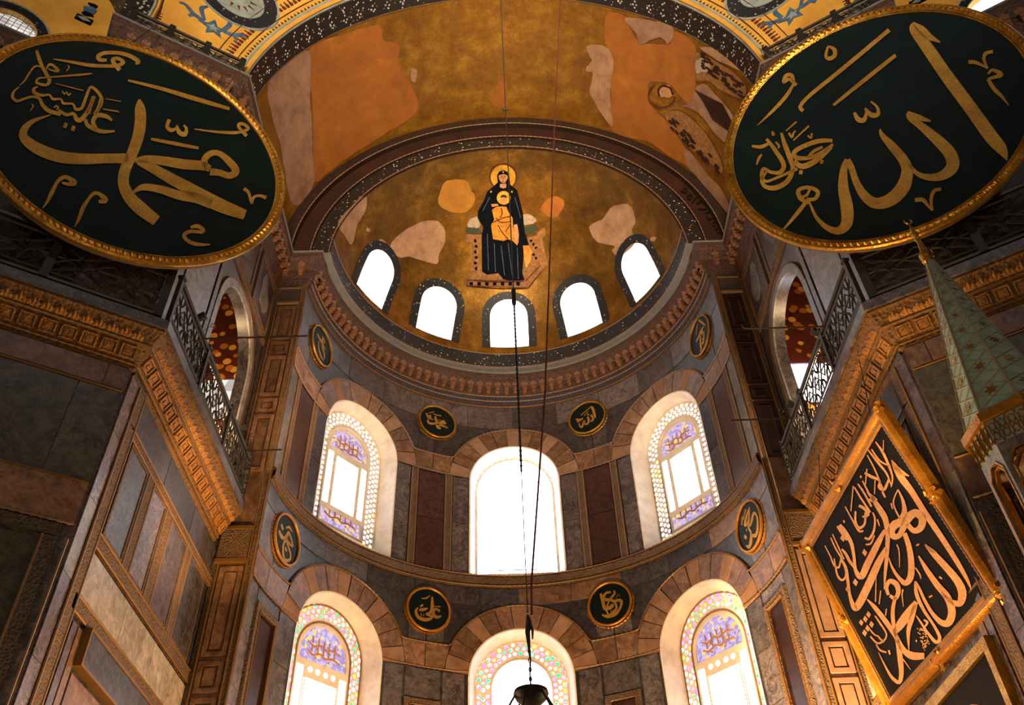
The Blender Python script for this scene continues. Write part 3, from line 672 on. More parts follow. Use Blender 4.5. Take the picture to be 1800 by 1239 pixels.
AN('wing', 'thronem', [(1135, 325), (1250, 370), (1400, 470), (1460, 560), (1420, 610), (1300, 560), (1220, 500), (1150, 500), (1140, 420)], .04)
AN('wing', 'thronem', [(950, 720), (1040, 690), (1150, 770), (1230, 870), (1300, 1000), (1310, 1080), (1250, 1030), (1120, 930), (1040, 850)], .04)
AN('orb', 'cushion2', blob(1183, 410, 42, 52, 4, 18), .05); AN('face', 'flesh', blob(958, 570, 38, 46, 8, 16), .055)
strokes('halo_rim', 'redline', [Z3([(930+82*cos(a), 595+76*sin(a)) for a in np.linspace(.1, 4.2, 24)], 1.1)], px_bar, .05, an)
strokes('hair', 'brownp', [Z3([(918, 600), (910, 560), (940, 535), (985, 550), (1000, 590)], 1.6)], px_bar, .06, an)
g = random.Random(5); S1, S2 = [], []
for k in range(46):
    a, b = g.random(), g.random(); x, y = 1170+a*250, 370+a*190+(b-.5)*90; S1.append(Z3([(x, y), (x+30, y+19)], 1.9))
for k in range(40):
    a, b = g.random(), g.random(); x, y = 970+a*300, 740+a*290+(b-.5)*80; S1.append(Z3([(x, y), (x+22, y+25)], 1.8))
for k in range(22):
    x, y = 1140+k*8, 560+k*4; S2.append(Z3([(x, y), (x+60+k*2, y+90+k*5), (x+110+k*2, y+190+k*3)], .5))
strokes('feather_marks', 'brownp', S1, px_bar, .05, an); strokes('robe_folds', 'brownp', S2, px_bar, .045, an)
# ornament band on the front edge of the vault, and mouldings
plate('ornament_band', 'mosdark', rect(-5.02, -4.3, -88, 88), m_barrel, 0, .03, step=4, parent=bv)
for y_, mm, rr in ((-4.28, 'bead', .02), (-5.02, 'greyblue', .05), (-5.1, 'yellow', .06)): tube('edge_moulding', mm, [(6.33*cos(a), y_, ZC+6.33*sin(a)) for a in np.linspace(.02, pi-.02, 60)], rr, 6, parent=bv)
wd = plain('white_tesserae', '#cfcac0', .6); MT['wd'] = wd
S = []
for k in range(58):
    th = -86+k*3.0
    for q, (yy, dt) in enumerate(((-4.5, 0), (-4.62, .25), (-4.8, .0))): S.append([(yy-.03, th+dt, .05+.25*(q == 0)), (yy+.03, th+dt, .3)])
def bd(name, mm, pts, r):
    V, F = [], []
    for y_, th in pts:
        c = Vector(m_barrel(y_, th, .03)); n_ = Vector((-sin(rad(th)), 0, -cos(rad(th)))); t_ = Vector((cos(rad(th)), 0, -sin(rad(th)))); y1 = Vector((0, 1, 0)); b = len(V)
        V += [c+n_*.02]+[c+(t_*cos(2*pi*i/6)+y1*sin(2*pi*i/6))*r for i in range(6)]; F += [(b, b+1+i, b+1+(i+1) % 6) for i in range(6)]
    return mesh(name, V, F, mm, bv, kind='stuff')
bd('white_flower_marks', 'wd', [(y_+random.uniform(-.02, .02), th+q) for th in np.arange(-86, 87, 4.2) for y_, q in ((-4.52, 0), (-4.62, .5), (-4.52, 1.0), (-4.8, .2), (-4.86, .7), (-4.45, .6))], .032)

# ================================================================== GREAT SEMI-DOME AROUND THE VAULT
ha = [(6.36*cos(pi-pi*i/40), ZC+6.36*sin(pi*i/40)) for i in range(41)]
dm = plate('ceiling_semidome', 'yellow', [(-8.1, ZC)]+[(-8.1, 23), (-7.6, 25.2), (-6.4, 27.0), (-5, 28.2), (-3, 29.0), (3, 29.0), (5, 28.2), (6.4, 27.0), (7.6, 25.2), (8.1, 23), (8.1, ZC)]+ha[::-1], m_dome, -.05, 0, step=.7,
           label='yellow painted semi-dome above the vault', **K_)
def ring_on_dome(r, z, d=.03): return [m_dome(r*cos(a), ZC+r*sin(a), d) for a in np.linspace(.03, pi-.03, 70)]
tube('edge_moulding', 'greyblue', ring_on_dome(6.42, 0), .045, 6, parent=dm); tube('edge_moulding', 'redline', ring_on_dome(6.62, 0), .012, 4, parent=dm); tube('edge_moulding', 'redline', ring_on_dome(7.0, 0), .01, 4, parent=dm)
def dome_marks(name, mm, polys, d=.02):
    V, F = [], []
    for p in polys: plate_data(p, m_dome, 0, d, V=V, F=F)
    return mesh(name, V, F, mm, dm, kind='stuff')
polys = []
for k in range(150):
    a = .03+(pi-.06)*k/150; c_, s_ = cos(a), sin(a)
    f = lambda r, t: (r*c_-t*s_, ZC+r*s_+t*c_)
    polys.append([f(6.74, -.045), f(6.74, .045), f(6.82, .045), f(6.82, .02), f(6.9, .02), f(6.9, -.02), f(6.82, -.02), f(6.82, -.045)])
dome_marks('scalloped_border', 'redline', polys)
polys = [[(6.5*cos(a), ZC+6.5*sin(a)), (6.5*cos(a+.012), ZC+6.5*sin(a+.012)), (6.56*cos(a+.006), ZC+6.56*sin(a+.006))] for a in np.arange(.04, 3.1, .02)]
dome_marks('tooth_border', 'cushion', polys)
for sx, nm in SIDES:
    ro = thing('painted_roundel', m_dome(sx*6.78, 23.75, .03), 'painted ring ornament on the yellow semi-dome, '+nm+' of the vault', 'painting')
    cx, cz = sx*6.78, 23.78
    for r0, r1, mm, d in ((.62, .92, 'mosblue', .02), (.92, .97, 'greyblue', .03), (.56, .62, 'greyblue', .03), (0, .56, 'greyblue', .02)):
        if r0: plate('ornament_ring', mm, circle(cx, cz, r1, 28), m_dome, 0, d, [circle(cx, cz, r0, 28)], parent=ro)
        else: plate('ornament_centre', mm, circle(cx, cz, .55, 24), m_dome, 0, d, parent=ro)
    V, F = [], []
    for k in range(14):
        a = 2*pi*k/14; plate_data([(cx+.3*cos(a-.12), cz+.3*sin(a-.12)), (cx+.46*cos(a), cz+.46*sin(a)), (cx+.3*cos(a+.12), cz+.3*sin(a+.12))], m_dome, 0, .035, V=V, F=F)
    mesh('petals', V, F, 'redline', ro)
    st = thing('painted_star', m_dome(sx*7.12, 22.3, .03), 'blue star and leaf ornament painted below the ring, '+nm+' side', 'painting')
    px = [(-.0, .32), (.08, .12), (.3, .16), (.14, 0), (.2, -.2), (.02, -.12), (-.12, -.28), (-.12, -.06), (-.32, .0), (-.12, .1)]
    plate('star', 'bluepaint', [(sx*7.12+x, 22.32+z) for x, z in px], m_dome, 0, .02, parent=st)
    plate('star_centre', 'greyblue', [(sx*7.12+x*.45, 22.32+z*.45) for x, z in px], m_dome, 0, .03, parent=st)
    for q in (-1, 1):
        strokes('leaf_scroll', 'bluepaint', [[(sx*7.12+q*.2, 22.4, .05), (sx*7.12+q*.42, 22.45, .06), (sx*7.12+q*.6, 22.6, .04), (sx*7.12+q*.72, 22.55, .02)], [(sx*7.12+q*.4, 22.45, .03), (sx*7.12+q*.5, 22.3, .03)], [(sx*7.12+q*.2, 22.45, .04), (sx*7.12+q*.3, 22.75, .05), (sx*7.12+q*.2, 22.95, .02)]], m_dome, .02, st)

# ================================================================== PER SIDE: walls, cornices, galleries
E_ = (.857, -.515)
def path_for(sx, slen=9.5):
    P = [(sx*(W+E_[0]*slen), KY+E_[1]*slen), (sx*W, KY), (sx*W, .25), (sx*5.5, .25)]
    return P, [(-sx*.515, -.857), (-sx, 0), (0, -1)]
def path_up(sx):
    # upper level: the diagonal wall ends at 2.9 m and turns back into the deeper niche
    a, b = (sx*(W+E_[0]*2.5), KY+E_[1]*2.5), (sx*.515*1.5, .857*1.5); f = (sx*(W+E_[0]*9.5), KY+E_[1]*9.5)
    P = [(f[0]+b[0], f[1]+b[1]), (a[0]+b[0], a[1]+b[1]), a, (sx*W, KY), (sx*W, .25), (sx*5.5, .25), (sx*5.48, .5)]
    return P, [(-sx*.515, -.857), (sx*.857, -.515), (-sx*.515, -.857), (-sx, 0), (0, -1), (-sx, 0)]
def along(p, q, pitch):
    L = math.hypot(q[0]-p[0], q[1]-p[1]); n = max(1, int(L/pitch)); return [((p[0]+(q[0]-p[0])*(i+.5)/n), (p[1]+(q[1]-p[1])*(i+.5)/n)) for i in range(n)]
def block_mesh(kind):
    V, F = [], []
    if kind == 'bracket':     # scrolled bracket: two stepped blocks under a small slab
        M = Matrix.Identity(4)
        box_data(Matrix.Translation((0, .09, 0)), .15, .18, .12, V, F, .82); box_data(Matrix.Translation((0, .05, -.10)), .12, .10, .10, V, F, 1.1); box_data(Matrix.Translation((0, .10, .12)), .18, .2, .03, V, F)
    elif kind == 'palmette':  # upright leaf with a raised middle rib
        for x0, h, y in ((0, .17, .05), (-.065, .12, .035), (.065, .12, .035)):
            b = len(V); V += [Vector((x0-.035, 0, 0)), Vector((x0+.035, 0, 0)), Vector((x0+.045, .02, h*.6)), Vector((x0, y*.8, h)), Vector((x0-.045, .02, h*.6)), Vector((x0, y, h*.45))]
            F += [(b, b+1, b+5), (b+1, b+2, b+5), (b+2, b+3, b+5), (b+3, b+4, b+5), (b+4, b, b+5)]
    elif kind == 'coffer':    # square frame with a small boss, lying on a sloping face
        for x, z, sx_, sz_ in ((0, -.1, .25, .03), (0, .1, .25, .03), (-.11, 0, .03, .2), (.11, 0, .03, .2)): box_data(Matrix.Translation((x, .01, z-sz_/2)), sx_, .05, sz_, V, F)
        box_data(Matrix.Translation((0, .01, -.045)), .09, .05, .09, V, F, .6); box_data(Matrix.Translation((0, .0, -.075)), .15, .03, .15, V, F)
    me = bpy.data.meshes.new(kind); me.from_pydata([tuple(v) for v in V], [], F); return me
BM = {}
def put_blocks(kind, mm, spots, parent, zz, off, scale=1.0, tilt=0.0):
    key = (kind, mm)
    if key not in BM: BM[key] = block_mesh(kind); BM[key].materials.append(mat(mm))
    for (x, y), (nx, ny) in spots:
        o = bpy.data.objects.new(kind, BM[key]); a = math.atan2(-nx, ny)
        M = Matrix.Translation((x+nx*off, y+ny*off, zz)) @ Matrix.Rotation(a, 4, 'Z') @ Matrix.Rotation(tilt, 4, 'X') @ Matrix.Scale(scale, 4)
        link(o, parent); o.matrix_basis = M
UPP = [(0, 19.25), (.04, 19.28), (.06, 19.36), (.04, 19.42), (.09, 19.5), (.09, 19.6), (.13, 19.68), (.13, 19.96), (.2, 20.0), (.27, 20.2), (.33, 20.24), (.35, 20.3), (.35, 20.44), (.0, 20.5)]
cc = [m_cyl(s, 0, 0)[:2] for s in np.linspace(-SE, SE, 100)]
plate('trim_10', 'lead', [(-6.4, -.02), (-4.96, -.02)]+[(-4.96*cos(a), 4.96*sin(a)) for a in np.linspace(.01, pi-.01, 40)]+[(4.96, -.02), (6.4, -.02), (6.4, .7), (5.5, .7)]+[(5.6*cos(a), 5.6*sin(a)+.1) for a in np.linspace(.12, pi-.12, 40)]+[(-5.5, .7), (-6.4, .7)], lambda x, y, d: (x, y, ZC-d), -.03, .005, label='grey lead covered ledge under the gold half dome', **K_)
tc = sweep('trim_3', 'corniceb', cc, UPP, normals=[(-p[0]/R, -p[1]/R) for p in cc], label='carved cornice ring at the foot of the gold half dome', **K_)
sweep('blue_moulding', 'bluecorn', cc, [(.0, 19.34), (.07, 19.36), (.07, 19.5), (.1, 19.52), (.1, 19.64), (0, 19.68)], tc, [(-p[0]/R, -p[1]/R) for p in cc])
sweep('lead_edge', 'lead', cc, [(.34, 20.44), (.37, 20.44), (.37, 20.5), (.30, 20.52)], tc, [(-p[0]/R, -p[1]/R) for p in cc])
for z, o_ in ((19.3, .06), (19.5, .1), (19.66, .14)): beads('bead_moulding', 'bead' if z > 19.4 else 'beadgold', [m_cyl(s, z, o_) for s in np.linspace(-SE, SE, 130)], .026, .13, tc)
sp = [((R*sin(s/R), R*cos(s/R)), (-sin(s/R), -cos(s/R))) for s in np.linspace(-SE+.15, SE-.15, 56)]
put_blocks('bracket', 'brackst', sp, tc, 19.83, .12, .85); put_blocks('palmette', 'brackst', sp, tc, 20.04, .22, .9, rad(-22))
for k, (sx, nm) in enumerate(SIDES):
    P, I = path_up(sx)
    Nn = mitres(P, I)
    t3 = sweep('trim_%d' % (4+k), 'corniceb', P, UPP, normals=Nn, label='upper carved cornice on the '+nm+' wall', **K_)
    sweep('lead_edge', 'lead', P, [(.34, 20.44), (.37, 20.44), (.37, 20.5), (0, 20.52)], t3, Nn)
    for (a, b), n_ in zip(zip(P[:-1], P[1:]), I):
        L = math.hypot(b[0]-a[0], b[1]-a[1]); a2 = a if L < 6 else (b[0]+(a[0]-b[0])*4/L, b[1]+(a[1]-b[1])*4/L)
        s_ = [(p, n_) for p in along(a2, b, .3)]; put_blocks('bracket', 'brackst', s_, t3, 19.83, .12, .85); put_blocks('palmette', 'brackst', s_, t3, 20.04, .22, .9, rad(-22))
    # -------- walls
    P, I = path_for(sx)
    mw, me_ = m_wall(sx), m_exe(sx)
    op = arch(-1.65, 12.3, 15.5, 1.25, 18)
    wl = plate('wall_'+nm, 'dark', rect(KY, .27, 0, 19.6), mw, -.25, 0, [op], .6, label='marble faced '+nm+' wall between apse and nave', **K_)
    we = plate('wall_far_'+nm, 'grey', [(0, 0), (10.2, 0), (10.2, 12.2), (2.5, 12.2), (2.5, 20.45), (0, 20.45)], me_, -1.5, 0, step=1.2, label='marble faced diagonal wall on the '+nm+' side', **K_)
    xp = sorted((sx*5.48, sx*(W+.02)))
    wp = plate('wall_pier_'+nm, 'brown', rect(xp[0], xp[1], 0, 19.6), m_pier, -.1, 0, label='narrow pier at the '+nm+' edge of the apse', **K_)
    # pier: fretted edge strips, sunk panels, carved capitals
    X = lambda a, b: sorted((sx*a, sx*b))
    pm = 'brown' if sx < 0 else 'woodd'
    def PR(name, mm, a, b, z0, z1, d, holes=()):
        x0, x1 = X(a, b); return plate(name, mm, rect(x0, x1, z0, z1), m_pier, 0, d, holes, parent=wp)
    for z0, z1 in ((0, 11.0), (12.3, 19.5)):
        PR('fret_strip', 'fret', 5.5, 5.6, z0, z1, .06); PR('fret_strip', 'fret', 6.2, 6.3, z0, z1, .05)
    PR('fret_strip', 'fret', 5.5, 5.58, 11.0, 12.3, .06)
    for x in (5.49, 5.61, 6.19): tube('edge_bead', 'beadgold', [m_pier(sx*x, 0, .06), m_pier(sx*x, 19.4, .06)], .02, 5, parent=wp)
    PR('fretted_capital', 'fretdark', 5.64, 6.16, 18.75, 19.25, .08); PR('fretted_capital', 'fret', 5.64, 6.25, 11.05, 11.75, .1)
    PR('capital_edge', 'bead', 5.62, 6.2, 19.25, 19.3, .1); PR('capital_edge', 'bead', 5.62, 6.2, 18.68, 18.75, .1)
    PR('capital_edge', 'beadgold', 5.62, 6.27, 11.75, 11.82, .13); PR('capital_edge', 'beadgold', 5.62, 6.27, 10.97, 11.05, .13)
    zz = [(18.6, 17.4), (17.3, 16.9), (16.8, 15.5), (15.4, 15.0), (14.9, 13.3), (10.9, 9.0), (8.9, 8.3), (8.2, 6.2), (6.1, 4.2)]
    for z1, z0 in zz:
        x0, x1 = X(5.66, 6.14)
        pm = 'brown' if sx < 0 else ('beige' if z1 < 11.5 else 'woodd')
        plate('panel_frame', pm, rect(x0, x1, z0, z1), m_pier, 0, .06, [rect(x0+.09, x1-.09, z0+.09, z1-.09)], parent=wp)
        plate('panel_field', pm, rect(x0+.13, x1-.13, z0+.13, z1-.13), m_pier, 0, .045, parent=wp)
    # -------- lower wall panels
    def WR(name, mm, a, b, z0, z1, d=.03, holes=(), step=None): return plate(name, mm, rect(a, b, z0, z1), mw, 0, d, holes, step, parent=wl)
    cols = ['purple', 'grey', 'purple', 'purple', 'bluegrey', 'purple', 'purple']
    for i, z in enumerate(np.arange(3.0, 11.2, 1.2)): WR('corner_slab', cols[i], KY+.03, -4.9, z, z+1.19, .03)
    WR('fret_strip', 'fret', -4.86, -4.62, 2, 10.6, .05); WR('fret_strip', 'fret', -4.86, -4.62, 10.66, 11.3, .05)
    for y in (-4.87, -4.61): tube('edge_bead', 'bead', [mw(y, 2, .05), mw(y, 11.3, .05)], .02, 5, parent=wl)
    for a, b in ((-4.58, -3.0), (-2.98, -1.4), (-1.38, .2)): WR('marble_slab', 'dark', a, b, 10.68, 11.3, .02)
    WR('fret_strip', 'fret', -4.6, .2, 10.47, 10.62, .05); WR('fret_strip', 'fret', -4.6, .2, 8.5, 8.72, .05); WR('fret_strip', 'fret', -4.7, .2, 7.5, 7.72, .05)
    for z in (10.47, 10.62, 8.5, 8.72, 7.5, 7.72): tube('edge_bead', 'beadgold', [mw(-4.6, z, .05), mw(.2, z, .05)], .022, 5, parent=wl)
    for (a, b), mm in zip(((-4.5, -3.68), (-3.36, -2.66), (-2.3, -1.38), (-1.1, -.1)), ('dark', 'purple', 'purple', 'dark')):
        WR('marble_panel', mm, a+.05, b-.05, 8.8, 10.4, .03)
        plate('panel_frame', 'fret', rect(a, b, 8.74, 10.45), mw, 0, .045, [rect(a+.05, b-.05, 8.8, 10.4)], parent=wl)
    for a, b in ((-3.66, -3.38), (-2.64, -2.32), (-1.36, -1.12)):
        WR('fret_strip', 'fret', a, b, 8.74, 10.45, .05)
        for y in (a, b): tube('edge_bead', 'bead', [mw(y, 8.74, .05), mw(y, 10.45, .05)], .018, 5, parent=wl)
    for a, b in ((-4.6, -3.0), (-2.99, -1.6), (-1.59, .2)): WR('marble_slab', 'white', a, b, 7.78, 8.44, .02)
    if sx < 0:
        WR('lintel', 'dark', -4.1, -.3, 6.95, 7.45, .14)
        plate('lintel_frame', 'beadgold', rect(-4.13, -.27, 6.92, 7.47), mw, .0, .155, [rect(-4.09, -.31, 6.96, 7.43)], parent=wl)
    for y in (-4.5, -4.3): WR('marble_strip', 'purple' if y < -4.4 else 'brown', y, y+.16, 3, 7.4, .04)
    for i in range(3): WR('marble_slab', 'brown', -4.05+i*1.4, -4.05+i*1.4+1.38, 3.4, 6.85, .02)
    WR('fret_strip', 'fretdark', KY+.03, -4.62, 11.32, 11.42, .05)
    # -------- wall above the gallery
    def UR(name, mm, poly, d=.03, holes=(), step=None): return plate(name, mm, poly, mw, 0, d, holes, step, parent=wl)
    UR('arch_frame', 'bluegrey', arch(-1.65, 12.3, 15.5, 1.45, 18), .04, [arch(-1.65, 12.29, 15.5, 1.25, 18)])
    beads('bead_moulding', 'beadgold', [mw(u, v, .05) for u, v in resample(arch(-1.65, 12.3, 15.5, 1.47, 18)[1:], .1)], .024, .12, wl)
    UR('marble_panel', 'purple', [(-5.1, 12.3), (-3.4, 12.3), (-3.4, 16.3), (-5.1, 16.3)]); UR('panel_inset', 'bluegrey', rect(-4.7, -3.8, 13.5, 15.6), .05)
    UR('marble_strip', 'grey', rect(-3.35, -3.18, 12.3, 17.2), .05)
    for a, b in ((-5.1, -3.4), (-3.2, -1.5), (-1.3, .1)):
        z0 = 17.35 if a > -4 else 16.6
        UR('marble_panel', 'dark', rect(a+.12, b-.12, z0+.12, 18.98)); UR('panel_inset', 'bluegrey', blob((a+b)/2, (z0+19.1)/2, .35, .55, int(-a*7), 16), .045)
        plate('panel_frame', 'fret', rect(a, b, z0, 19.1), mw, 0, .05, [rect(a+.1, b-.1, z0+.1, 19.0)], parent=wl)
    UR('fret_strip', 'fret', rect(-3.15, .15, 17.12, 17.28), .05)
    # gallery behind the opening
    gx = lambda y0: (lambda x, z, d: (sx*x, y0-d, z))
    ge = plate('gallery_wall_'+nm, 'mosgal', rect(W, 9.2, 12.2, 20), gx(.6), -.05, 0, [rect(W+.02, 9.0, 15.15, 16.45)], parent=wl)
    plate('mosaic_border', 'mosgal', rect(W+.05, 9.0, 16.5, 16.9), gx(.6), 0, .03, parent=wl)
    gv = plate('gallery_vault', 'mosgal', rect(W+.2, 9.2, -5, .6), lambda x, y, d: (sx*x, y, 19.9-d), -.05, 0, parent=wl)
    plate('gallery_side_wall', 'gallerywall', rect(-5, .6, 12.2, 20), lambda y, z, d: (sx*(9.2-d), y, z), -.05, 0, parent=wl)
    plate('gallery_floor', 'gallerywall', rect(W, 9.2, -5.0, .6), lambda x, y, d: (sx*x, y, 12.2+d), -.05, 0, parent=wl)
    plate('gallery_back', 'gallerywall', rect(W, 9.2, 12.2, 20), gx(-4.9), .05, 0, parent=wl)
    wn = thing('window_%d' % (12+k), (sx*7.6, .6, 12.4), ('bright' if sx > 0 else 'dim grey')+' gallery window seen through the '+nm+' side arch', 'window'); wn['kind'] = 'structure'
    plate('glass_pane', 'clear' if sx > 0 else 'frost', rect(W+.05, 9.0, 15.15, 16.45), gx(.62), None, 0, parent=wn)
    V, F = [], []
    for x in np.arange(W+.3, 9, .9): tube_data([gx(.6)(x, 15.15, 0), gx(.6)(x, 16.45, 0)], .012, 4, V=V, F=F)
    mesh('glazing_bars', V, F, 'steel', wn)
    # -------- exedra wall slabs
    def XR(name, mm, a, b, z0, z1, d=.03, holes=(), step=None): return plate(name, mm, rect(a, b, z0, z1), me_, 0, d, holes, step, parent=we)
    plate('niche_wall', 'dark', rect(2.4, 10.2, 12.1, 20.4), me_, -1.6, -1.5, parent=we)
    for a, b in ((.02, .34), (.36, 2.2), (2.22, 4.2), (4.22, 6.2)): XR('band_slab', 'brown', a, b, 10.93, 11.36, .05)
    for a, b in ((.03, .66), (.68, 2.9), (2.92, 5.0), (5.02, 7.2)): XR('book_matched_slab', 'green', a, b, 9.17, 10.88, .03)
    tube('edge_bead', 'beadgold', [me_(.03, 10.9, .04), me_(6, 10.9, .04)], .018, 5, parent=we); tube('edge_bead', 'beadgold', [me_(.03, 9.14, .05), me_(6, 9.14, .05)], .02, 5, parent=we)
    for a, b in ((.03, 1.6), (1.62, 3.4), (3.42, 5.4)): XR('band_slab', 'brown', a, b, 8.47, 9.12, .05)
    beads('bead_moulding', 'bead', [me_(.03, 8.44, .06), me_(6, 8.44, .06)], .026, .12, we)
    XR('fret_strip', 'fretdark', .16, 6, 8.22, 8.4, .06); XR('fret_strip', 'fretdark', .16, .34, 2, 8.2, .06)
    for x in (.04, .36): tube('edge_bead', 'bead', [me_(x, 2, .06), me_(x, 8.2, .06)], .02, 5, parent=we)
    for a, b in ((.38, 2.4), (2.42, 4.6)): XR('book_matched_slab', 'green', a, b, 4.2, 8.15, .02)
    # wall between gallery and upper cornice on the diagonal side
    for i, (a, b) in enumerate(((.1, 1.3), (1.32, 2.48))):
        for z0, z1 in ((12.4, 14.6), (14.62, 17.0), (17.02, 19.2)): XR('marble_slab', ('purple', 'dark', 'grey')[(i+int(z0)) % 3], a, b, z0, z1, .02)
    # -------- gallery cornice
    LP = [(0, 11.36), (.05, 11.4), (.05, 11.46), (.08, 11.5), (.22, 11.74), (.25, 11.76), (.26, 11.79), (.41, 11.99), (.46, 12.0), (.46, 12.04)]
    P2 = [P[0], P[1], (sx*W, -.02)]; I2 = I[:2]; N2 = mitres(P2, I2)
    t4 = sweep('trim_%d' % (6+k), 'cornice', P2, LP, normals=N2, label='deeply carved golden cornice under the '+nm+' gallery', **K_)
    sweep('slab_edge', 'grey', P2, [(.40, 12.04), (.5, 12.05), (.5, 12.24), (.30, 12.28)], t4, N2)
    mesh('cornice_end', [(sx*(W-o_), -.02, z) for o_, z in LP]+[(sx*W, -.02, 12.04)], [tuple(range(len(LP)+1))], 'cornice', t4)
    for off, z, mm in ((.07, 11.46, 'beadgold'), (.26, 11.77, 'beadgold')):
        pts = [(p[0]+n[0]*off, p[1]+n[1]*off, z) for p, n in zip(P2, N2)]; beads('bead_moulding', mm, pts, .028, .13, t4)
    for (a, b), n_ in zip(zip(P2[:-1], P2[1:]), I2):
        L = math.hypot(b[0]-a[0], b[1]-a[1]); a2 = a if L < 6 else (b[0]+(a[0]-b[0])*4/L, b[1]+(a[1]-b[1])*4/L)
        ps = along(a2, b, .24)
        put_blocks('coffer', 'leafst', [(p, n_) for p in along(a2, b, .29)], t4, 11.62, .15, 1.0, rad(-30)); put_blocks('palmette', 'leafst', [(p, n_) for p in along(a2, b, .2)], t4, 11.81, .275, .9, rad(-37))
    # -------- balustrades (bema side and diagonal side)
    def lattice(parent, P0, dirv, nrm, length, z0, z1, ncell, heavy):
        o = Vector((P0[0], P0[1], 0)); d = Vector((dirv[0], dirv[1], 0)); nn = Vector((nrm[0], nrm[1], 0))
        pt = lambda s, z, off=0: o+d*s+nn*off+Vector((0, 0, z))
        tk = .022 if heavy else .016
        for nme, zz_, rr in (('top_rail', z1, .045), ('bottom_rail', z0+.04, .04), ('middle_rail', z1-.13, .022), ('middle_rail', z0+.16, .022)): tube(nme, 'bronze', [pt(0, zz_), pt(length, zz_)], rr, 4 if rr < .04 else 6, parent=parent)
        cw = length/ncell; zc_ = (z0+z1)/2; hh = (z1-z0)/2-.16
        V, F = [], []
        for s in (-.0, 1): pass
        star = []
        for i in range(8): star.append((.5+(.26 if i % 2 == 0 else .12)*cos(i*pi/4), (.62 if i % 2 == 0 else .26)*sin(i*pi/4)))
        segs = [[(0, -1), (.5, -.28)], [(.5, -.28), (1, -1)], [(0, 1), (.5, .28)], [(.5, .28), (1, 1)], [(0, -.5), (.28, 0), (0, .5)], [(1, -.5), (.72, 0), (1, .5)], star+[star[0]], [(0, 0), (.22, 0)], [(.78, 0), (1, 0)], [(.5, .62), (.5, 1)], [(.5, -.62), (.5, -1)],
                [(.2, -1), (.2, -.6), (.32, -.42)], [(.8, -1), (.8, -.6), (.68, -.42)], [(.2, 1), (.2, .6), (.32, .42)], [(.8, 1), (.8, .6), (.68, .42)]]
        for sg in segs: tube_data([pt(a*cw, zc_+b*hh) for a, b in sg], tk, 4, V=V, F=F)
        c0 = mesh('lattice_panel', V, F, 'bronze', parent, False)
        for i in range(1, ncell): again(c0, Matrix.Translation(d*(cw*i)), parent)
        V, F = [], []; a = math.atan2(d.y, d.x)
        box_data(Matrix.Translation(pt(0, z0)) @ Matrix.Rotation(a, 4, 'Z'), .09 if not heavy else .14, .08, z1-z0+.05, V, F); box_data(Matrix.Translation(pt(0, z1+.03)) @ Matrix.Rotation(a, 4, 'Z'), .13, .12, .05, V, F)
        p0 = mesh('post', V, F, 'bronze', parent, False); step_ = 2 if heavy else 4
        for i in range(step_, ncell+1, step_): again(p0, Matrix.Translation(d*(cw*i)), parent)
    b1 = thing('gallery_balustrade', (sx*(W-.44), KY-.2, 12.26), nm+' bronze lattice balustrade running back towards the apse', 'balustrade', 'gallery balustrades')
    lattice(b1, (sx*(W-.44), KY-.24), (0, 1), (-sx, 0), 5.3, 12.28, 13.3, 12, False)
    b2 = thing('gallery_balustrade', (sx*(W-.3), KY-.4, 12.26), nm+' dark balustrade on the gallery below the big roundel', 'balustrade', 'gallery balustrades')
    lattice(b2, (sx*(W-.42+.857*.14), KY-.30-.515*.14), (sx*E_[0], E_[1]), (-sx*.515, -.857), 7.2, 12.28, 13.35, 8, True)
    b3 = thing('cornice_balustrade', (sx*(W+.1), KY-.2, 20.5), nm+' openwork balustrade on the upper cornice by the vault springing', 'balustrade', 'upper balustrades')
    o3 = (sx*(W+.05-.515*.2), KY-.857*.2)
    lattice(b3, o3, (sx*E_[0], E_[1]), (-sx*.515, -.857), 2.5, 20.53, 21.2, 6, True)
    # -------- diagonal half dome above, with its arch band and window
    ar = [(2.3, 20.5), (2.3, 22.0)]+[(5.8-3.5*cos(a), 22+3.5*sin(a)) for a in np.linspace(.15, 1.5, 10)]+[(5.8-2.95*cos(a), 22+2.95*sin(a)) for a in np.linspace(1.5, .15, 10)]+[(2.85, 22.0), (2.85, 20.5)]
    ab = plate('trim_%d' % (8+k), 'mosdark', ar, me_, -1.5, -.02, step=.5, label='ornamented arch edge of the '+nm+' diagonal half dome', **K_)
    for sA, mm, rr in ((2.28, 'greyblue', .04), (2.14, 'redline', .02), (2.2, 'yellow', .04)): tube('edge_moulding', mm, [me_(sA, 20.55, .03), me_(sA, 22.0, .03)]+[me_(5.8-(5.8-sA)*cos(a), 22+(5.8-sA)*sin(a), .03) for a in np.linspace(.15, 1.4, 8)], rr, 5, parent=ab)
    V, F = [], []
    for z in np.arange(20.6, 23, .11): plate_data([(2.13, z), (2.02, z+.03), (2.13, z+.06)], me_, 0, .03, V=V, F=F)
    mesh('tooth_border', V, F, 'redline', ab, kind='stuff')
    bd_p = [(2.4+.12*(i % 2)+.1*((i//2) % 2), 20.62+i*.085) for i in range(26)]
    V, F = [], []
    for a, z in bd_p: plate_data(circle(a, z, .03, 6), me_, -.02, .0, V=V, F=F)
    mesh('white_flower_marks', V, F, 'wd', ab, kind='stuff')
    wc, wz = (4.95, 21.0) if sx < 0 else (4.95, 20.95)
    hd = plate('ceiling_exedra_'+nm, 'yellow', [(2.3, 20.3), (10, 20.3), (10, 29.6), (2.3, 29.6)], me_, -1.6, -1.45, [arch(wc, 20.4, wz, .62, 16)], 1.0, label='yellow painted diagonal half dome on the '+nm, **K_)
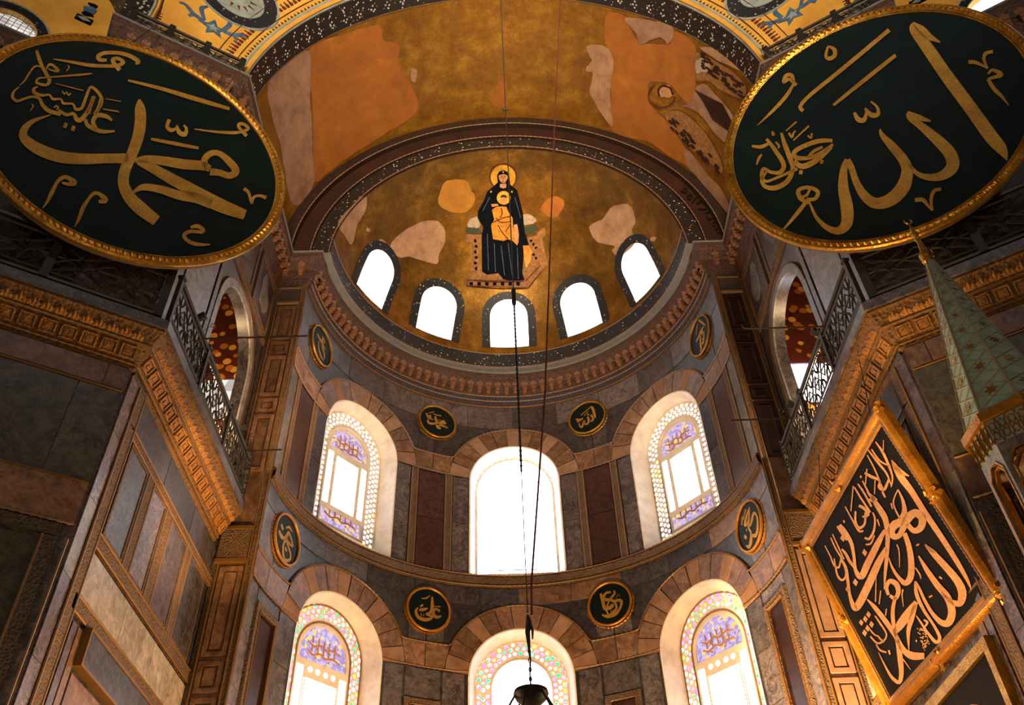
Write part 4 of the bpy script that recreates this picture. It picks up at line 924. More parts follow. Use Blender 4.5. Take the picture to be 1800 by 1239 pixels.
    wn = thing('window_%d' % (14+k), me_(wc, 20.4, -1.5), ('dark latticed' if sx < 0 else 'bright white')+' round-headed window in the yellow half dome, top '+nm+' corner', 'window'); wn['kind'] = 'structure'
    plate('ornament_border', 'mosblue', arch(wc, 20.4, wz, .84, 18), me_, -1.45, -1.42, [arch(wc, 20.39, wz, .62, 16)], parent=wn)
    tube('border_line', 'greyblue', [me_(u, v, -1.4) for u, v in arch(wc, 20.4, wz, .86, 18)[1:]], .02, 5, parent=wn)
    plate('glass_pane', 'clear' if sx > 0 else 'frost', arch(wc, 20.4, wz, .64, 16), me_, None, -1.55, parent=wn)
    if sx < 0:
        V, F = [], []
        for x in np.arange(wc-.6, wc+.61, .13): tube_data([me_(x, 20.4, -1.5), me_(x, wz+.6, -1.5)], .01, 4, V=V, F=F)
        for z in np.arange(20.5, wz+.6, .13): tube_data([me_(wc-.62, z, -1.5), me_(wc+.62, z, -1.5)], .01, 4, V=V, F=F)
        mesh('lattice_bars', V, F, 'lead', wn)
    po = thing('painted_pendant', me_(3.72, 22.6, -1.42), 'dark painted pendant ornament on the yellow half dome, '+nm+' corner', 'painting')
    for zc_, r_, mm in ((23.25, .1, 'robe'), (23.0, .17, 'bluepaint'), (22.78, .12, 'robe')): plate('boss', mm, blob(3.72, zc_, r_, r_*.8, int(zc_*10), 12), me_, -1.45, -1.42, parent=po)
    plate('square', 'robe', rect(3.53, 3.91, 22.38, 22.62), me_, -1.45, -1.42, parent=po); plate('square_inset', 'greyblue', [(3.56, 22.5), (3.72, 22.42), (3.88, 22.5), (3.72, 22.59)], me_, -1.45, -1.41, parent=po)

# ================================================================== SMALL ROUNDELS ON THE APSE WALL
def roundel_small(s0, z0, kind, label):
    a = s0/R; root = thing('calligraphy_roundel', ((R-.02)*sin(a), (R-.02)*cos(a), z0), label, 'roundel', 'small roundels on the apse wall')
    c = np.array([sin(a), cos(a)]); t = np.array([cos(a), -sin(a)])
    pl = lambda u, v, d: (c[0]*(R-.09-d)+t[0]*u, c[1]*(R-.09-d)+t[1]*u, z0+v)
    plate('board', 'board', circle(0, 0, .56, 32), pl, -.08, 0, parent=root)
    gf = tube('gilt_frame', 'orangegilt' if z0 < 15 else 'giltframe', [pl(x, y, .02) for x, y in circle(0, 0, .575, 40)], .034, 8, True, root)
    beads('beaded_edge', 'orangegilt' if z0 < 15 else 'giltframe', [pl(x, y, -.05) for x, y in circle(0, 0, .615, 60)], .035, .1, gf, True)
    strokes('inscription', 'gilt', [[(x*1.12, y*1.12, w_) for x, y, w_ in st] for st in kind], pl, .012, root, 4, kind='stuff')
    return root
def tr(pts_list, ox, oy, s, kx=1.0): return [[((x-ox)*s*kx, (oy-y)*s, (w_[0] if w_ else .02)) for x, y, *w_ in st] for st in pts_list]
MUH = tr([[(680, 455, .02), (700, 560, .045), (730, 650, .035), (720, 720, .02), (760, 790, .045), (840, 825, .02)], [(720, 670, .03), (640, 715, .035), (540, 735, .04), (490, 690, .035), (485, 620, .012)],
          [(730, 660, .02), (800, 630, .03), (880, 615, .035), (970, 610, .02), (905, 545, .03), (860, 600, .03)], [(740, 650, .02), (850, 685, .035), (1030, 735, .03)], [(1030, 735, .03), (880, 715, .03), (770, 745, .012)],
          [(620, 400, .014), (840, 400, .014)], [(770, 560, .012), (850, 555, .012)], [(430, 430, .02), (480, 520, .035), (520, 570, .04), (630, 590, .012)], [(540, 460, .03), (550, 570, .03)], [(500, 410, .01), (640, 320, .014)]], 745, 620, .00105)
ALL = tr([[(880, 280, .03), (915, 400, .04), (935, 560, .04), (955, 690, .01)], [(835, 540, .035), (880, 640, .035), (870, 730, .035), (800, 740, .02)], [(745, 575, .035), (765, 690, .035), (720, 790, .035), (650, 770, .03), (635, 650, .03)],
          [(640, 650, .03), (600, 760, .03), (560, 840, .03), (500, 770, .02), (500, 690, .012)], [(875, 275, .012), (570, 450, .014)], [(650, 500, .012), (780, 410, .012)], [(430, 520, .02), (500, 590, .04), (620, 575, .02)], [(440, 640, .02), (560, 600, .03)], [(740, 520, .03), (790, 500, .015)]], 730, 590, .00105)
ALI = tr([[(790, 330, .02), (795, 480, .04), (795, 640, .04), (740, 730, .03), (670, 760, .03), (780, 790, .03), (790, 840, .03), (680, 895, .045), (540, 895, .045), (450, 830, .04), (430, 720, .03), (475, 650, .012)],
          [(980, 640, .03), (890, 605, .03), (830, 660, .04), (840, 760, .05), (930, 790, .04), (1020, 745, .015)], [(830, 550, .01), (1000, 530, .014)], [(540, 800, .04), (560, 800, .04)], [(600, 805, .03), (615, 805, .03)], [(540, 415, .01), (650, 390, .02), (740, 300, .01)], [(500, 700, .03), (600, 670, .04), (700, 620, .01)], [(520, 620, .02), (580, 560, .03)]], 715, 640, .00103)
OTH = tr([[(550, 350, .03), (580, 520, .04), (600, 700, .04), (640, 740, .04), (760, 720, .05), (810, 690, .03), (740, 690, .03)], [(790, 375, .03), (680, 370, .03), (615, 450, .035), (660, 530, .04), (760, 550, .04), (840, 610, .035), (950, 610, .04), (1010, 670, .04), (960, 800, .03), (840, 910, .045), (650, 920, .045), (530, 850, .015)],
          [(870, 360, .02), (870, 440, .03), (770, 520, .03)], [(860, 640, .03), (880, 780, .03), (780, 860, .03), (690, 890, .02), (640, 780, .02)], [(740, 560, .02), (660, 690, .02)], [(905, 530, .035), (915, 535, .035)], [(940, 480, .03), (950, 485, .03)], [(980, 515, .03), (990, 515, .03)], [(745, 800, .035), (755, 805, .035)]], 740, 640, .00103)
HUS = tr([[(570, 330, .02), (480, 390, .03), (390, 490, .035), (410, 540, .03), (480, 500, .02), (560, 340, .02)], [(540, 400, .02), (470, 560, .035), (450, 640, .03), (470, 740, .03), (440, 850, .05), (370, 940, .05), (310, 860, .012)],
          [(480, 630, .02), (540, 580, .035), (610, 500, .035), (660, 560, .03), (660, 680, .03), (600, 840, .04), (530, 870, .045), (470, 780, .02)], [(380, 400, .01), (480, 280, .014)], [(320, 450, .01), (380, 330, .012)], [(390, 620, .03), (400, 630, .03)], [(320, 680, .04), (350, 740, .04)]], 470, 610, .00115, 1.55)
HAS = tr([[(250, 640, .03), (320, 690, .05), (390, 680, .04), (430, 600, .04), (480, 470, .03), (620, 640, .03), (450, 645, .03), (480, 500, .02)], [(430, 690, .03), (400, 820, .035), (440, 1000, .045), (500, 1050, .04), (600, 950, .03), (600, 850, .03), (540, 760, .03), (440, 660, .03)],
          [(400, 440, .02), (470, 360, .03), (550, 390, .02)], [(450, 820, .03), (500, 860, .03)], [(280, 480, .04), (340, 540, .04)]], 460, 640, .00105, 1.6)
UMA = tr([[(470, 210, .03), (520, 360, .03), (580, 530, .02)], [(300, 550, .03), (400, 530, .04), (440, 500, .035), (530, 490, .03)], [(420, 590, .03), (380, 720, .035), (370, 850, .04), (330, 880, .02)], [(450, 580, .05), (500, 560, .05)], [(520, 600, .02), (490, 700, .03), (440, 790, .04), (410, 760, .02)], [(420, 230, .01), (330, 420, .014)], [(440, 690, .02), (445, 700, .02)]], 410, 560, .00125, 1.6)
ABU = tr([[(250, 540, .02), (330, 560, .04), (400, 580, .045), (500, 615, .02)], [(400, 420, .03), (400, 520, .035), (430, 660, .045), (490, 740, .03), (510, 840, .02)], [(320, 640, .02), (340, 780, .025), (420, 890, .04), (500, 905, .02)], [(400, 420, .02), (450, 460, .02), (440, 520, .02)], [(380, 600, .03), (430, 560, .03)]], 400, 660, .00125, 1.6)
P_ = R*pi/180
for s, z, k, l in ((-24.8*P_, 18.36, MUH, 'dark roundel with gilt script, left of the middle upper window'), (24.8*P_, 18.36, ALL, 'dark roundel with gilt script, right of the middle upper window'),
   (-74*P_, 18.36, ABU, 'narrow seen roundel beside the top of the left pier'), (74*P_, 18.36, UMA, 'narrow seen roundel beside the top of the right pier'),
   (-25.3*P_, 12.24, ALI, 'gilt framed roundel above and left of the lowest middle window'), (25.3*P_, 12.24, OTH, 'gilt framed roundel above and right of the lowest middle window'),
   (-75*P_, 12.24, HAS, 'roundel with silvery looping script below the upper left window'), (75*P_, 12.24, HUS, 'roundel with twin looped script below the upper right window')):
    roundel_small(s, z, k, l)

# ================================================================== THE TWO GREAT ROUNDELS
def great_roundel(sx, cpt, el, az, rr, S, zo, label):
    el, az = rad(el), rad(az); c = np.array(cpt)
    n = np.array([cos(el)*sin(az), -cos(el)*cos(az), sin(el)]); ax = np.cross([0, 0, 1.], n); ax /= np.linalg.norm(ax); up = np.cross(n, ax)
    root = thing('great_calligraphy_roundel', c, label, 'roundel', 'great roundels hung at the corners of the nave')
    loc = lambda u, v, d: tuple(c+ax*u+up*v+n*d)
    plate('board', 'board', circle(0, 0, rr-.16, 72), loc, -.08, 0, parent=root)
    plate('board_back', 'shell', circle(0, 0, rr-.05, 48), loc, -.16, -.06, parent=root)
    # moulded gilt frame: outer roll, twisted leaf rope, inner bead
    outer = [loc(x, y, .0) for x, y in circle(0, 0, rr-.045, 110)]; fr_ = tube('frame_roll', 'giltframe', outer, .05, 8, True, root)
    tube('frame_hollow', 'orangegilt' if sx < 0 else 'giltframe', [loc(x, y, .0) for x, y in circle(0, 0, rr-.12, 110)], .055, 6, True, root)
    tube('inner_bead', 'giltframe', [loc(x, y, .01) for x, y in circle(0, 0, rr-.185, 110)], .02, 5, True, root)
    V, F = [], []; N = 150
    for k in range(N):   # slanting gadroons of the rope
        a = 2*pi*k/N; b = a+2*pi*.7/N
        p = [(rr-.165, a, .02), (rr-.165, a+2*pi*.55/N, .02), (rr-.05, b+2*pi*.55/N, .03), (rr-.05, b, .03)]; q = len(V)
        V += [loc(r_*cos(t), r_*sin(t), d) for r_, t, d in p]+[loc((rr-.105)*cos((a+b)/2+pi*.55/N), (rr-.105)*sin((a+b)/2+pi*.55/N), .1)]
        F += [(q, q+1, q+4), (q+1, q+2, q+4), (q+2, q+3, q+4), (q+3, q, q+4)]
    mesh('carved_rope', V, F, 'giltframe', fr_, False)
    for q in (-1, 1): tube('hanging_cable', 'steel', [loc(q*rr*.35, rr*.93, -.12), (loc(q*rr*.35, 0, 0)[0], loc(q*rr*.35, 0, 0)[1]+.45, 20.3)], .012, 5, parent=root)
    ox, oy, sc_ = zo
    pp = lambda u, v, d: tuple(hit_plane(u, v, c+n*(d+.004), n))
    for nm_, ss, (ox, oy, sc_) in S:
        SS = [[(ox+q[0]*sc_, oy+q[1]*sc_, q[2]*sc_) for q in st] for st in ss]
        if nm_ == 'letter_stroke':
            for st in SS: strokes(nm_, 'gilt', [st], pp, .018, root, 5)
        else: strokes(nm_, 'gilt', SS, pp, .018, root, 5, kind='stuff')
    return root
ZM = 600/1487
L_big = [[(607, 432, 4), (610, 470, 22), (612, 530, 25), (600, 600, 25), (575, 670, 24), (545, 740, 24), (538, 800, 24), (565, 860, 27), (615, 910, 29), (682, 962, 24)],
 [(560, 690, 22), (470, 690, 21), (350, 692, 24), (250, 680, 26), (160, 645, 25), (105, 600, 20), (108, 560, 15), (145, 527, 9), (200, 507, 4), (222, 500, 2)],
 [(588, 700, 10), (640, 692, 16), (720, 702, 20), (800, 715, 22), (880, 722, 20), (915, 735, 14)], [(905, 740, 12), (890, 700, 14), (915, 670, 13), (955, 668, 12), (1000, 705, 16), (1028, 745, 16), (1000, 765, 14), (955, 752, 14), (915, 748, 16)],
 [(600, 705, 12), (660, 730, 20), (740, 775, 24), (850, 835, 27), (950, 890, 30), (1068, 936, 22)], [(580, 838, 5), (625, 815, 14), (700, 825, 17), (780, 850, 20), (860, 862, 24), (920, 890, 20)],
 [(558, 350, 5), (700, 385, 8), (850, 430, 10), (1000, 474, 7)], [(658, 605, 6), (760, 625, 8), (865, 645, 6)],
 [(738, 520, 8), (728, 550, 8), (745, 567, 9), (768, 558, 5), (770, 545, 4), (780, 575, 10), (805, 585, 10), (812, 560, 6), (800, 545, 4)],
 [(848, 562, 2), (930, 573, 5), (1010, 578, 7), (1050, 575, 6)], [(1075, 592, 8), (1045, 560, 7), (1040, 542, 7), (1060, 540, 7), (1082, 560, 7), (1052, 574, 6)],
 [(830, 990, 6), (860, 985, 9), (886, 1000, 7), (885, 1012, 6)], [(885, 1012, 7), (830, 1008, 8), (802, 1025, 8), (820, 1050, 8), (860, 1064, 8), (915, 1065, 3)],
 [(243, 800, 7), (265, 778, 9), (290, 772, 9), (325, 795, 12), (300, 802, 8), (270, 795, 5)], [(245, 800, 7), (225, 840, 9), (205, 880, 6), (185, 908, 2)],
 [(385, 868, 6), (405, 845, 8), (430, 843, 8), (460, 872, 12), (430, 878, 7)], [(385, 868, 7), (362, 905, 9), (345, 950, 7), (325, 988, 2)],
 [(1062, 822, 8), (1080, 835, 7), (1090, 860, 6), (1095, 888, 5)], [(1095, 888, 6), (1105, 860, 6), (1130, 852, 6), (1160, 862, 9)],
 [(232, 257, 2), (310, 270, 6), (400, 285, 8), (500, 288, 7)], [(522, 305, 10), (500, 280, 9), (492, 260, 9), (515, 255, 8), (538, 272, 8), (515, 285, 8)], [(465, 262, 6), (435, 260, 9), (428, 245, 9), (455, 231, 8), (510, 230, 8), (565, 243, 9), (603, 268, 9), (590, 278, 4)]]
L_sm = [[(385, 530, 14), (410, 610, 20), (445, 700, 18), (490, 780, 20), (522, 850, 20), (490, 895, 16), (420, 885, 14), (385, 865, 14), (410, 825, 10), (520, 815, 8), (700, 800, 10), (880, 785, 12), (975, 775, 4)], [(490, 725, 8), (520, 680, 12), (560, 690, 14), (615, 745, 16), (560, 745, 10), (510, 728, 8)],
 [(440, 705, 8), (370, 700, 9), (310, 770, 10), (260, 850, 8), (208, 898, 4)], [(205, 915, 5), (150, 960, 10), (132, 1020, 16), (180, 1065, 14), (260, 1040, 13), (340, 1020, 13), (415, 1040, 16), (450, 1110, 19), (520, 1170, 22), (640, 1205, 20)],
 [(400, 912, 6), (355, 940, 16), (375, 985, 20), (450, 1005, 14), (520, 1000, 10), (560, 1045, 14), (640, 1045, 10), (670, 1090, 13), (765, 1095, 10), (800, 1150, 16), (860, 1140, 16), (895, 1060, 16), (940, 940, 14), (975, 920, 14), (1040, 980, 18), (1075, 1050, 15), (1060, 1120, 14), (1000, 1205, 14)],
 [(1000, 1015, 14), (965, 1090, 20), (925, 1200, 24)], [(582, 880, 3), (720, 915, 6), (880, 955, 5)], [(1105, 1040, 3), (1275, 1070, 5)], [(1085, 1145, 3), (1260, 1185, 5)],
 [(655, 960, 7), (680, 990, 8), (705, 970, 5), (722, 1003, 9), (750, 980, 6)], [(570, 1135, 10), (595, 1115, 8), (615, 1140, 10), (595, 1155, 6)], [(335, 1095, 5), (348, 1120, 7), (320, 1170, 4)], [(715, 685, 4), (730, 710, 8), (700, 750, 5)]]
L_bot = [[(255, 480, 7), (290, 500, 7), (320, 495, 7), (335, 520, 10), (355, 520, 10), (385, 480, 9), (402, 440, 9), (408, 420, 8)], [(500, 571, 4), (440, 572, 9), (385, 548, 9), (372, 520, 7)], [(488, 525, 5), (465, 508, 9), (425, 502, 10), (405, 530, 9), (420, 562, 8)], [(440, 430, 7), (430, 470, 8), (412, 500, 8)], [(278, 543, 11), (292, 549, 11)], [(312, 556, 11), (326, 562, 11)], [(450, 475, 3), (515, 486, 4)]]
great_roundel(-1, (-6.856, -6.7, 15.708), -4.32, 33.35, 2.782, [('letter_stroke', L_big, (0, 0, ZM)), ('small_lettering', L_sm, (0, 0, 1/6)), ('small_lettering', L_bot, (0, 0, ZM))], (0, 0, 1),
   'giant dark oval-looking roundel with gold script, upper left corner')
R_big = [[(1003, 100, 3), (1006, 130, 18), (1060, 200, 26), (1150, 330, 28), (1250, 465, 29), (1340, 590, 30), (1390, 650, 24), (1413, 698, 3)], [(1003, 98, 4), (1040, 130, 18), (1075, 160, 14), (1122, 184, 3)],
 [(982, 487, 4), (990, 510, 14), (1040, 550, 17), (1110, 610, 24), (1165, 670, 28), (1175, 725, 28), (1130, 765, 20), (1070, 772, 14), (1020, 755, 10), (985, 715, 7)], [(982, 487, 4), (1030, 512, 12), (1082, 528, 3)],
 [(860, 562, 3), (870, 590, 11), (915, 640, 19), (960, 695, 22), (978, 745, 25), (960, 815, 30), (905, 870, 28), (840, 885, 24), (790, 850, 20), (755, 790, 15), (735, 730, 14), (718, 695, 12)],
 [(718, 695, 12), (702, 740, 16), (700, 820, 23), (715, 900, 27), (715, 970, 25), (680, 1005, 17), (630, 992, 12), (585, 950, 8), (560, 900, 5), (548, 870, 3)],
 [(548, 885, 6), (515, 865, 10), (503, 835, 9), (520, 820, 8), (560, 818, 8), (590, 838, 9), (575, 866, 8), (540, 868, 7)], [(555, 822, 5), (540, 850, 6), (510, 860, 5)], [(545, 870, 7), (510, 915, 9), (465, 970, 6), (425, 1014, 2)],
 [(525, 483, 8), (513, 462, 8), (560, 410, 8), (700, 297, 9), (900, 130, 9)], [(657, 458, 6), (790, 350, 9), (928, 240, 8)],
 [(632, 200, 3), (660, 215, 9), (662, 242, 9), (640, 255, 9), (624, 244, 7), (632, 205, 5)], [(495, 372, 8), (465, 345, 7), (440, 358, 7), (450, 330, 8), (475, 328, 8), (482, 360, 8)], [(482, 368, 6), (450, 420, 8), (395, 480, 7), (325, 547, 2)],
 [(748, 490, 6), (765, 520, 11), (790, 522, 10), (800, 490, 5), (795, 472, 4), (820, 500, 11), (850, 498, 9), (848, 468, 6), (820, 442, 4)],
 [(1245, 270, 9), (1275, 272, 8), (1305, 285, 6), (1330, 297, 5)], [(1352, 225, 7), (1322, 232, 8), (1312, 255, 7), (1325, 292, 5)], [(1330, 322, 5), (1350, 305, 7), (1388, 325, 10), (1350, 338, 7), (1330, 345, 6)], [(1330, 345, 7), (1355, 385, 9), (1390, 420, 7), (1420, 458, 2)],
 [(1012, 872, 9), (1045, 870, 9), (1068, 895, 6), (1088, 917, 4)], [(1088, 917, 5), (1082, 870, 7), (1095, 832, 8), (1126, 824, 7)],
 [(302, 636, 5), (340, 640, 8), (375, 625, 6)], [(365, 605, 6), (400, 650, 9), (440, 715, 10), (425, 750, 9), (385, 750, 7), (352, 735, 7), (345, 770, 8), (365, 790, 6), (420, 770, 6), (500, 735, 7)],
 [(430, 578, 5), (445, 630, 10), (468, 690, 11), (480, 735, 10), (455, 790, 11), (405, 818, 11), (360, 812, 9), (345, 780, 8), (370, 742, 5)], [(652, 612, 7), (590, 615, 10), (520, 640, 10), (485, 665, 10), (500, 688, 10), (560, 685, 8), (620, 655, 8), (655, 628, 6)],
 [(545, 690, 7), (570, 660, 7), (610, 640, 6)], [(485, 700, 9), (520, 725, 12), (580, 700, 12), (650, 640, 7)], [(508, 748, 9), (522, 752, 9)], [(600, 703, 9), (612, 707, 9)], [(450, 570, 3), (496, 530, 4)], [(482, 612, 3), (550, 548, 4)], [(462, 578, 4), (475, 596, 6), (484, 578, 4), (492, 570, 4)], [(388, 574, 5), (398, 584, 5), (388, 588, 4)],
 [(345, 672, 4), (332, 690, 6), (322, 718, 3)], [(405, 618, 4), (420, 636, 5), (415, 645, 4)], [(545, 590, 4), (560, 602, 4), (562, 580, 4)]]
great_roundel(1, (6.657, -6.85, 15.6455), -9.76, -30.57, 2.789, [('letter_stroke', R_big, (1200, 0, ZM))], (0, 0, 1), 'giant dark roundel with gold script and a tall upright stroke, upper right corner')

# ================================================================== FRAMED PANEL LEANING FROM THE RIGHT WALL
yw, tl = -.061, .193
pu = np.array([sin(yw), cos(yw), 0]); pn0 = np.array([-cos(yw), sin(yw), 0]); pv = np.array([0, 0, 1])*cos(tl)*1.0+pn0*sin(tl); pB = np.array([6.15, -2.888, 7.052]); pw, ph_ = 4.22, 3.449
pn = np.cross(pv, pu); pn /= np.linalg.norm(pn)
if pn @ pn0 < 0: pn = -pn
ploc = lambda u, v, d: tuple(pB+pu*u+pv*v+pn*(d-.12))
fp = thing('framed_calligraphy_panel', pB, 'large square black panel of gold script in a gilt frame, leaning from the right wall', 'picture')
fwid = .26
plate('board', 'boardb', rect(-pw/2+fwid, pw/2-fwid, fwid, ph_-fwid), ploc, -.04, .02, parent=fp)
plate('board_back', 'shell', rect(-pw/2+.03, pw/2-.03, .03, ph_-.03), ploc, -.08, -.04, parent=fp)
cor = [(-pw/2, 0), (pw/2, 0), (pw/2, ph_), (-pw/2, ph_)]
profp = [(0, -.06), (0, .06), (.03, .1), (.09, .12), (.15, .1), (.18, .06), (.24, .045), (.26, .02)]
sgn = [(1, 1), (-1, 1), (-1, -1), (1, -1)]
for i in range(4):
    (x0, y0), (x1, y1) = cor[i], cor[(i+1) % 4]; s0, s1 = sgn[i], sgn[(i+1) % 4]; V, F = [], []
    for o_, d in profp: V += [ploc(x0+s0[0]*o_, y0+s0[1]*o_, d), ploc(x1+s1[0]*o_, y1+s1[1]*o_, d)]
    for k in range(len(profp)-1): F.append((2*k, 2*k+1, 2*k+3, 2*k+2))
    mesh('frame_rail', V, F, 'orangegilt', fp)
beads('inner_beading', 'bead', [ploc(x, y, .05) for x, y in sub([(x+s[0]*.235, y+s[1]*.235) for (x, y), s in zip(cor, sgn)], .3)], .022, .07, fp, True)
g = random.Random(3)
def orn(u, v):
    V, F = [], []
    for k in range(11):
        a = g.random()*6.28; r_ = .03+.13*g.random(); M = Matrix.Translation(ploc(u+r_*cos(a), v+r_*sin(a), .07)) @ Matrix.Rotation(g.random()*3, 4, 'Y') @ Matrix.Rotation(g.random()*3, 4, 'X')
        box_data(M, .1, .06, .07, V, F, .4)
    mesh('carved_leaf_ornament', V, F, 'orangegilt', fp)
for u, v in ((-pw/2+.1, .1), (pw/2-.1, .1), (pw/2-.1, ph_-.1), (-pw/2+.1, ph_-.1), (0, .1), (pw/2-.1, ph_/2), (0, ph_-.08), (-pw/2+.1, ph_/2)): orn(u, v)
P_main = [[(662, 172, 3), (680, 205, 14), (705, 250, 18), (750, 310, 16), (800, 390, 15), (850, 465, 15), (900, 540, 14), (950, 620, 13), (990, 690, 9), (1010, 738, 2)], [(662, 172, 3), (690, 215, 14), (738, 242, 3)],
 [(600, 345, 3), (575, 330, 8), (610, 385, 15), (635, 430, 15), (645, 500, 12), (642, 580, 10), (635, 660, 8), (630, 735, 2)], [(555, 310, 4), (585, 345, 12), (562, 345, 5)],
 [(690, 300, 3), (712, 350, 8), (718, 400, 14), (700, 440, 20), (675, 455, 22), (660, 480, 20), (672, 505, 16), (695, 500, 14), (712, 470, 16), (730, 430, 22), (765, 402, 20), (795, 425, 20), (790, 465, 18), (760, 480, 14), (730, 450, 12)],
 [(690, 300, 3), (670, 360, 4), (700, 430, 4)], [(718, 490, 12), (738, 550, 14), (748, 620, 16), (745, 680, 17), (722, 708, 14), (690, 680, 9), (665, 640, 6), (650, 598, 3)],
 [(632, 478, 8), (600, 540, 16), (560, 620, 18), (530, 680, 16), (505, 650, 9), (498, 590, 8), (485, 530, 10), (455, 480, 12), (435, 455, 9)], [(640, 555, 10), (605, 620, 18), (560, 720, 20), (520, 800, 20), (500, 815, 14), (480, 760, 8), (472, 700, 8), (462, 640, 8), (440, 600, 5)],
 [(808, 540, 5), (850, 585, 15), (905, 645, 18), (950, 700, 20), (970, 750, 22), (960, 795, 18), (925, 790, 12), (895, 765, 8), (880, 745, 4)], [(808, 540, 4), (835, 565, 10), (860, 578, 3)],
 [(780, 590, 4), (815, 650, 12), (860, 715, 16), (905, 770, 18), (925, 830, 20), (912, 878, 20), (880, 880, 15), (840, 840, 10), (805, 780, 8), (780, 725, 7), (765, 700, 5)],
 [(765, 700, 5), (772, 760, 10), (805, 830, 8), (845, 890, 7), (872, 945, 9), (855, 965, 9), (820, 925, 7), (790, 880, 5), (770, 850, 3)],
 [(648, 760, 8), (640, 725, 10), (655, 700, 12), (682, 712, 14), (692, 745, 12), (678, 775, 10), (655, 762, 8)], [(680, 765, 8), (668, 820, 10), (670, 880, 10), (682, 930, 6)],
 [(770, 790, 12), (735, 840, 22), (700, 890, 22), (676, 925, 10)], [(765, 800, 12), (750, 860, 14), (735, 920, 10), (738, 1000, 2)],
 [(555, 778, 3), (590, 815, 11), (640, 880, 13), (680, 940, 12), (715, 1000, 14), (755, 1025, 20), (805, 1025, 16)], [(672, 910, 6), (690, 970, 12), (700, 1040, 14), (705, 1100, 12), (695, 1140, 10), (665, 1120, 8), (640, 1080, 5), (605, 1010, 2)]]
P_thin = [[(592, 92, 3), (630, 150, 7), (665, 240, 5), (660, 290, 3)], [(560, 128, 3), (600, 180, 6), (640, 230, 5), (660, 280, 3)], [(556, 150, 3), (590, 215, 4), (625, 300, 4)], [(575, 125, 4), (610, 175, 5), (658, 200, 3)], [(627, 85, 2), (625, 140, 3)], [(545, 228, 5), (575, 245, 8), (610, 262, 6), (608, 290, 8), (630, 300, 8), (645, 270, 6), (650, 255, 4)],
 [(555, 210, 3), (548, 280, 3)], [(590, 260, 3), (588, 320, 3)], [(622, 310, 6), (635, 335, 5)], [(515, 275, 4), (545, 320, 5), (575, 375, 5)], [(500, 290, 4), (530, 340, 5), (570, 400, 5)], [(535, 262, 3), (560, 310, 5), (595, 370, 4)], [(495, 285, 3), (485, 395, 3)],
 [(505, 395, 5), (505, 440, 6), (520, 468, 8), (545, 450, 6), (548, 400, 5)], [(460, 375, 3), (490, 430, 4), (520, 480, 6), (540, 480, 4)], [(520, 370, 7), (545, 385, 8), (560, 410, 8), (535, 420, 5)], [(545, 510, 5), (565, 515, 7), (585, 480, 6), (590, 430, 5), (580, 400, 4)], [(550, 540, 4), (572, 535, 5), (588, 500, 3)],
 [(397, 510, 3), (420, 560, 4), (445, 600, 4)], [(405, 495, 3), (430, 550, 4), (455, 605, 4)], [(372, 545, 2), (400, 600, 4)], [(395, 590, 3), (412, 630, 5), (432, 640, 5), (440, 610, 4)], [(412, 600, 3), (425, 670, 5), (445, 695, 6), (462, 680, 5), (462, 650, 3)], [(445, 560, 5), (462, 580, 7), (478, 610, 8), (500, 640, 6)],
 [(425, 460, 4), (440, 480, 8), (470, 520, 8)], [(595, 680, 2), (592, 790, 3)], [(615, 740, 3), (608, 800, 3)], [(660, 360, 4), (666, 385, 3)], [(600, 430, 4), (610, 460, 3)], [(685, 540, 4), (695, 570, 3), (697, 640, 2)], [(765, 640, 3), (785, 670, 4), (790, 690, 2)], [(770, 545, 4), (782, 538, 4)], [(870, 680, 5), (882, 690, 4)], [(825, 770, 5), (840, 762, 4)],
 [(712, 735, 5), (708, 760, 3), (714, 810, 2)], [(640, 820, 3), (636, 850, 3)], [(802, 868, 5), (818, 880, 6), (805, 900, 5)], [(700, 1025, 4), (720, 1050, 3), (745, 1085, 2)], [(590, 850, 3), (610, 880, 5), (640, 930, 4), (625, 960, 5), (600, 935, 4)], [(570, 940, 4), (600, 970, 5), (630, 960, 5)], [(595, 975, 3), (612, 1000, 5), (640, 1010, 4)], [(560, 900, 3), (585, 930, 4), (605, 940, 3)], [(650, 1000, 5), (655, 1020, 4)]]
AP_ = lambda S: [[(1300+q[0]*.40355, 739+q[1]*.40355, q[2]*.34) for q in st] for st in S]
pq = lambda u, v, d: tuple(hit_plane(u, v, pB+pn*(-.12+.022+d), pn))
for st in AP_(P_main): strokes('letter_stroke', 'gilt2', [st], pq, .012, fp, 5)
strokes('small_lettering', 'gilt2', AP_(P_thin), pq, .010, fp, 4, kind='stuff')
V, F = [], []
for x, y, r_ in ((505, 705, 13), (450, 512, 13), (545, 575, 13), (548, 865, 12), (562, 845, 12), (530, 880, 11), (575, 888, 12), (558, 905, 12), (545, 925, 12), (470, 735, 10), (528, 245, 6), (535, 302, 6), (455, 440, 6), (770, 960, 5)):
    x, y = 1300+x*.40355, 739+y*.40355; r_ *= .40355; plate_data([(x-r_*.2, y-r_*1.3), (x+r_*.9, y-r_*.1), (x+r_*.2, y+r_*1.3), (x-r_*.9, y+r_*.1)], pq, 0, .012, V=V, F=F)
mesh('diamond_dots', V, F, 'gilt2', fp, False, kind='stuff')
g = random.Random(9); V, F = [], []
for k in range(60):
    a, b = g.random(), g.random(); x = 1300+(772+b*34+a*30)*.40355; y = 739+(905+a*95)*.40355; plate_data(circle(x, y, 1.3, 5), pq, 0, .01, V=V, F=F)
mesh('signature_ornament', V, F, 'gilt2', fp, False)
for u in (-1.6, 1.2): tube('hanging_wire', 'steel', [ploc(u, ph_-.1, 0), (6.0, pB[1]+u, 12.1)], .008, 4, parent=fp)
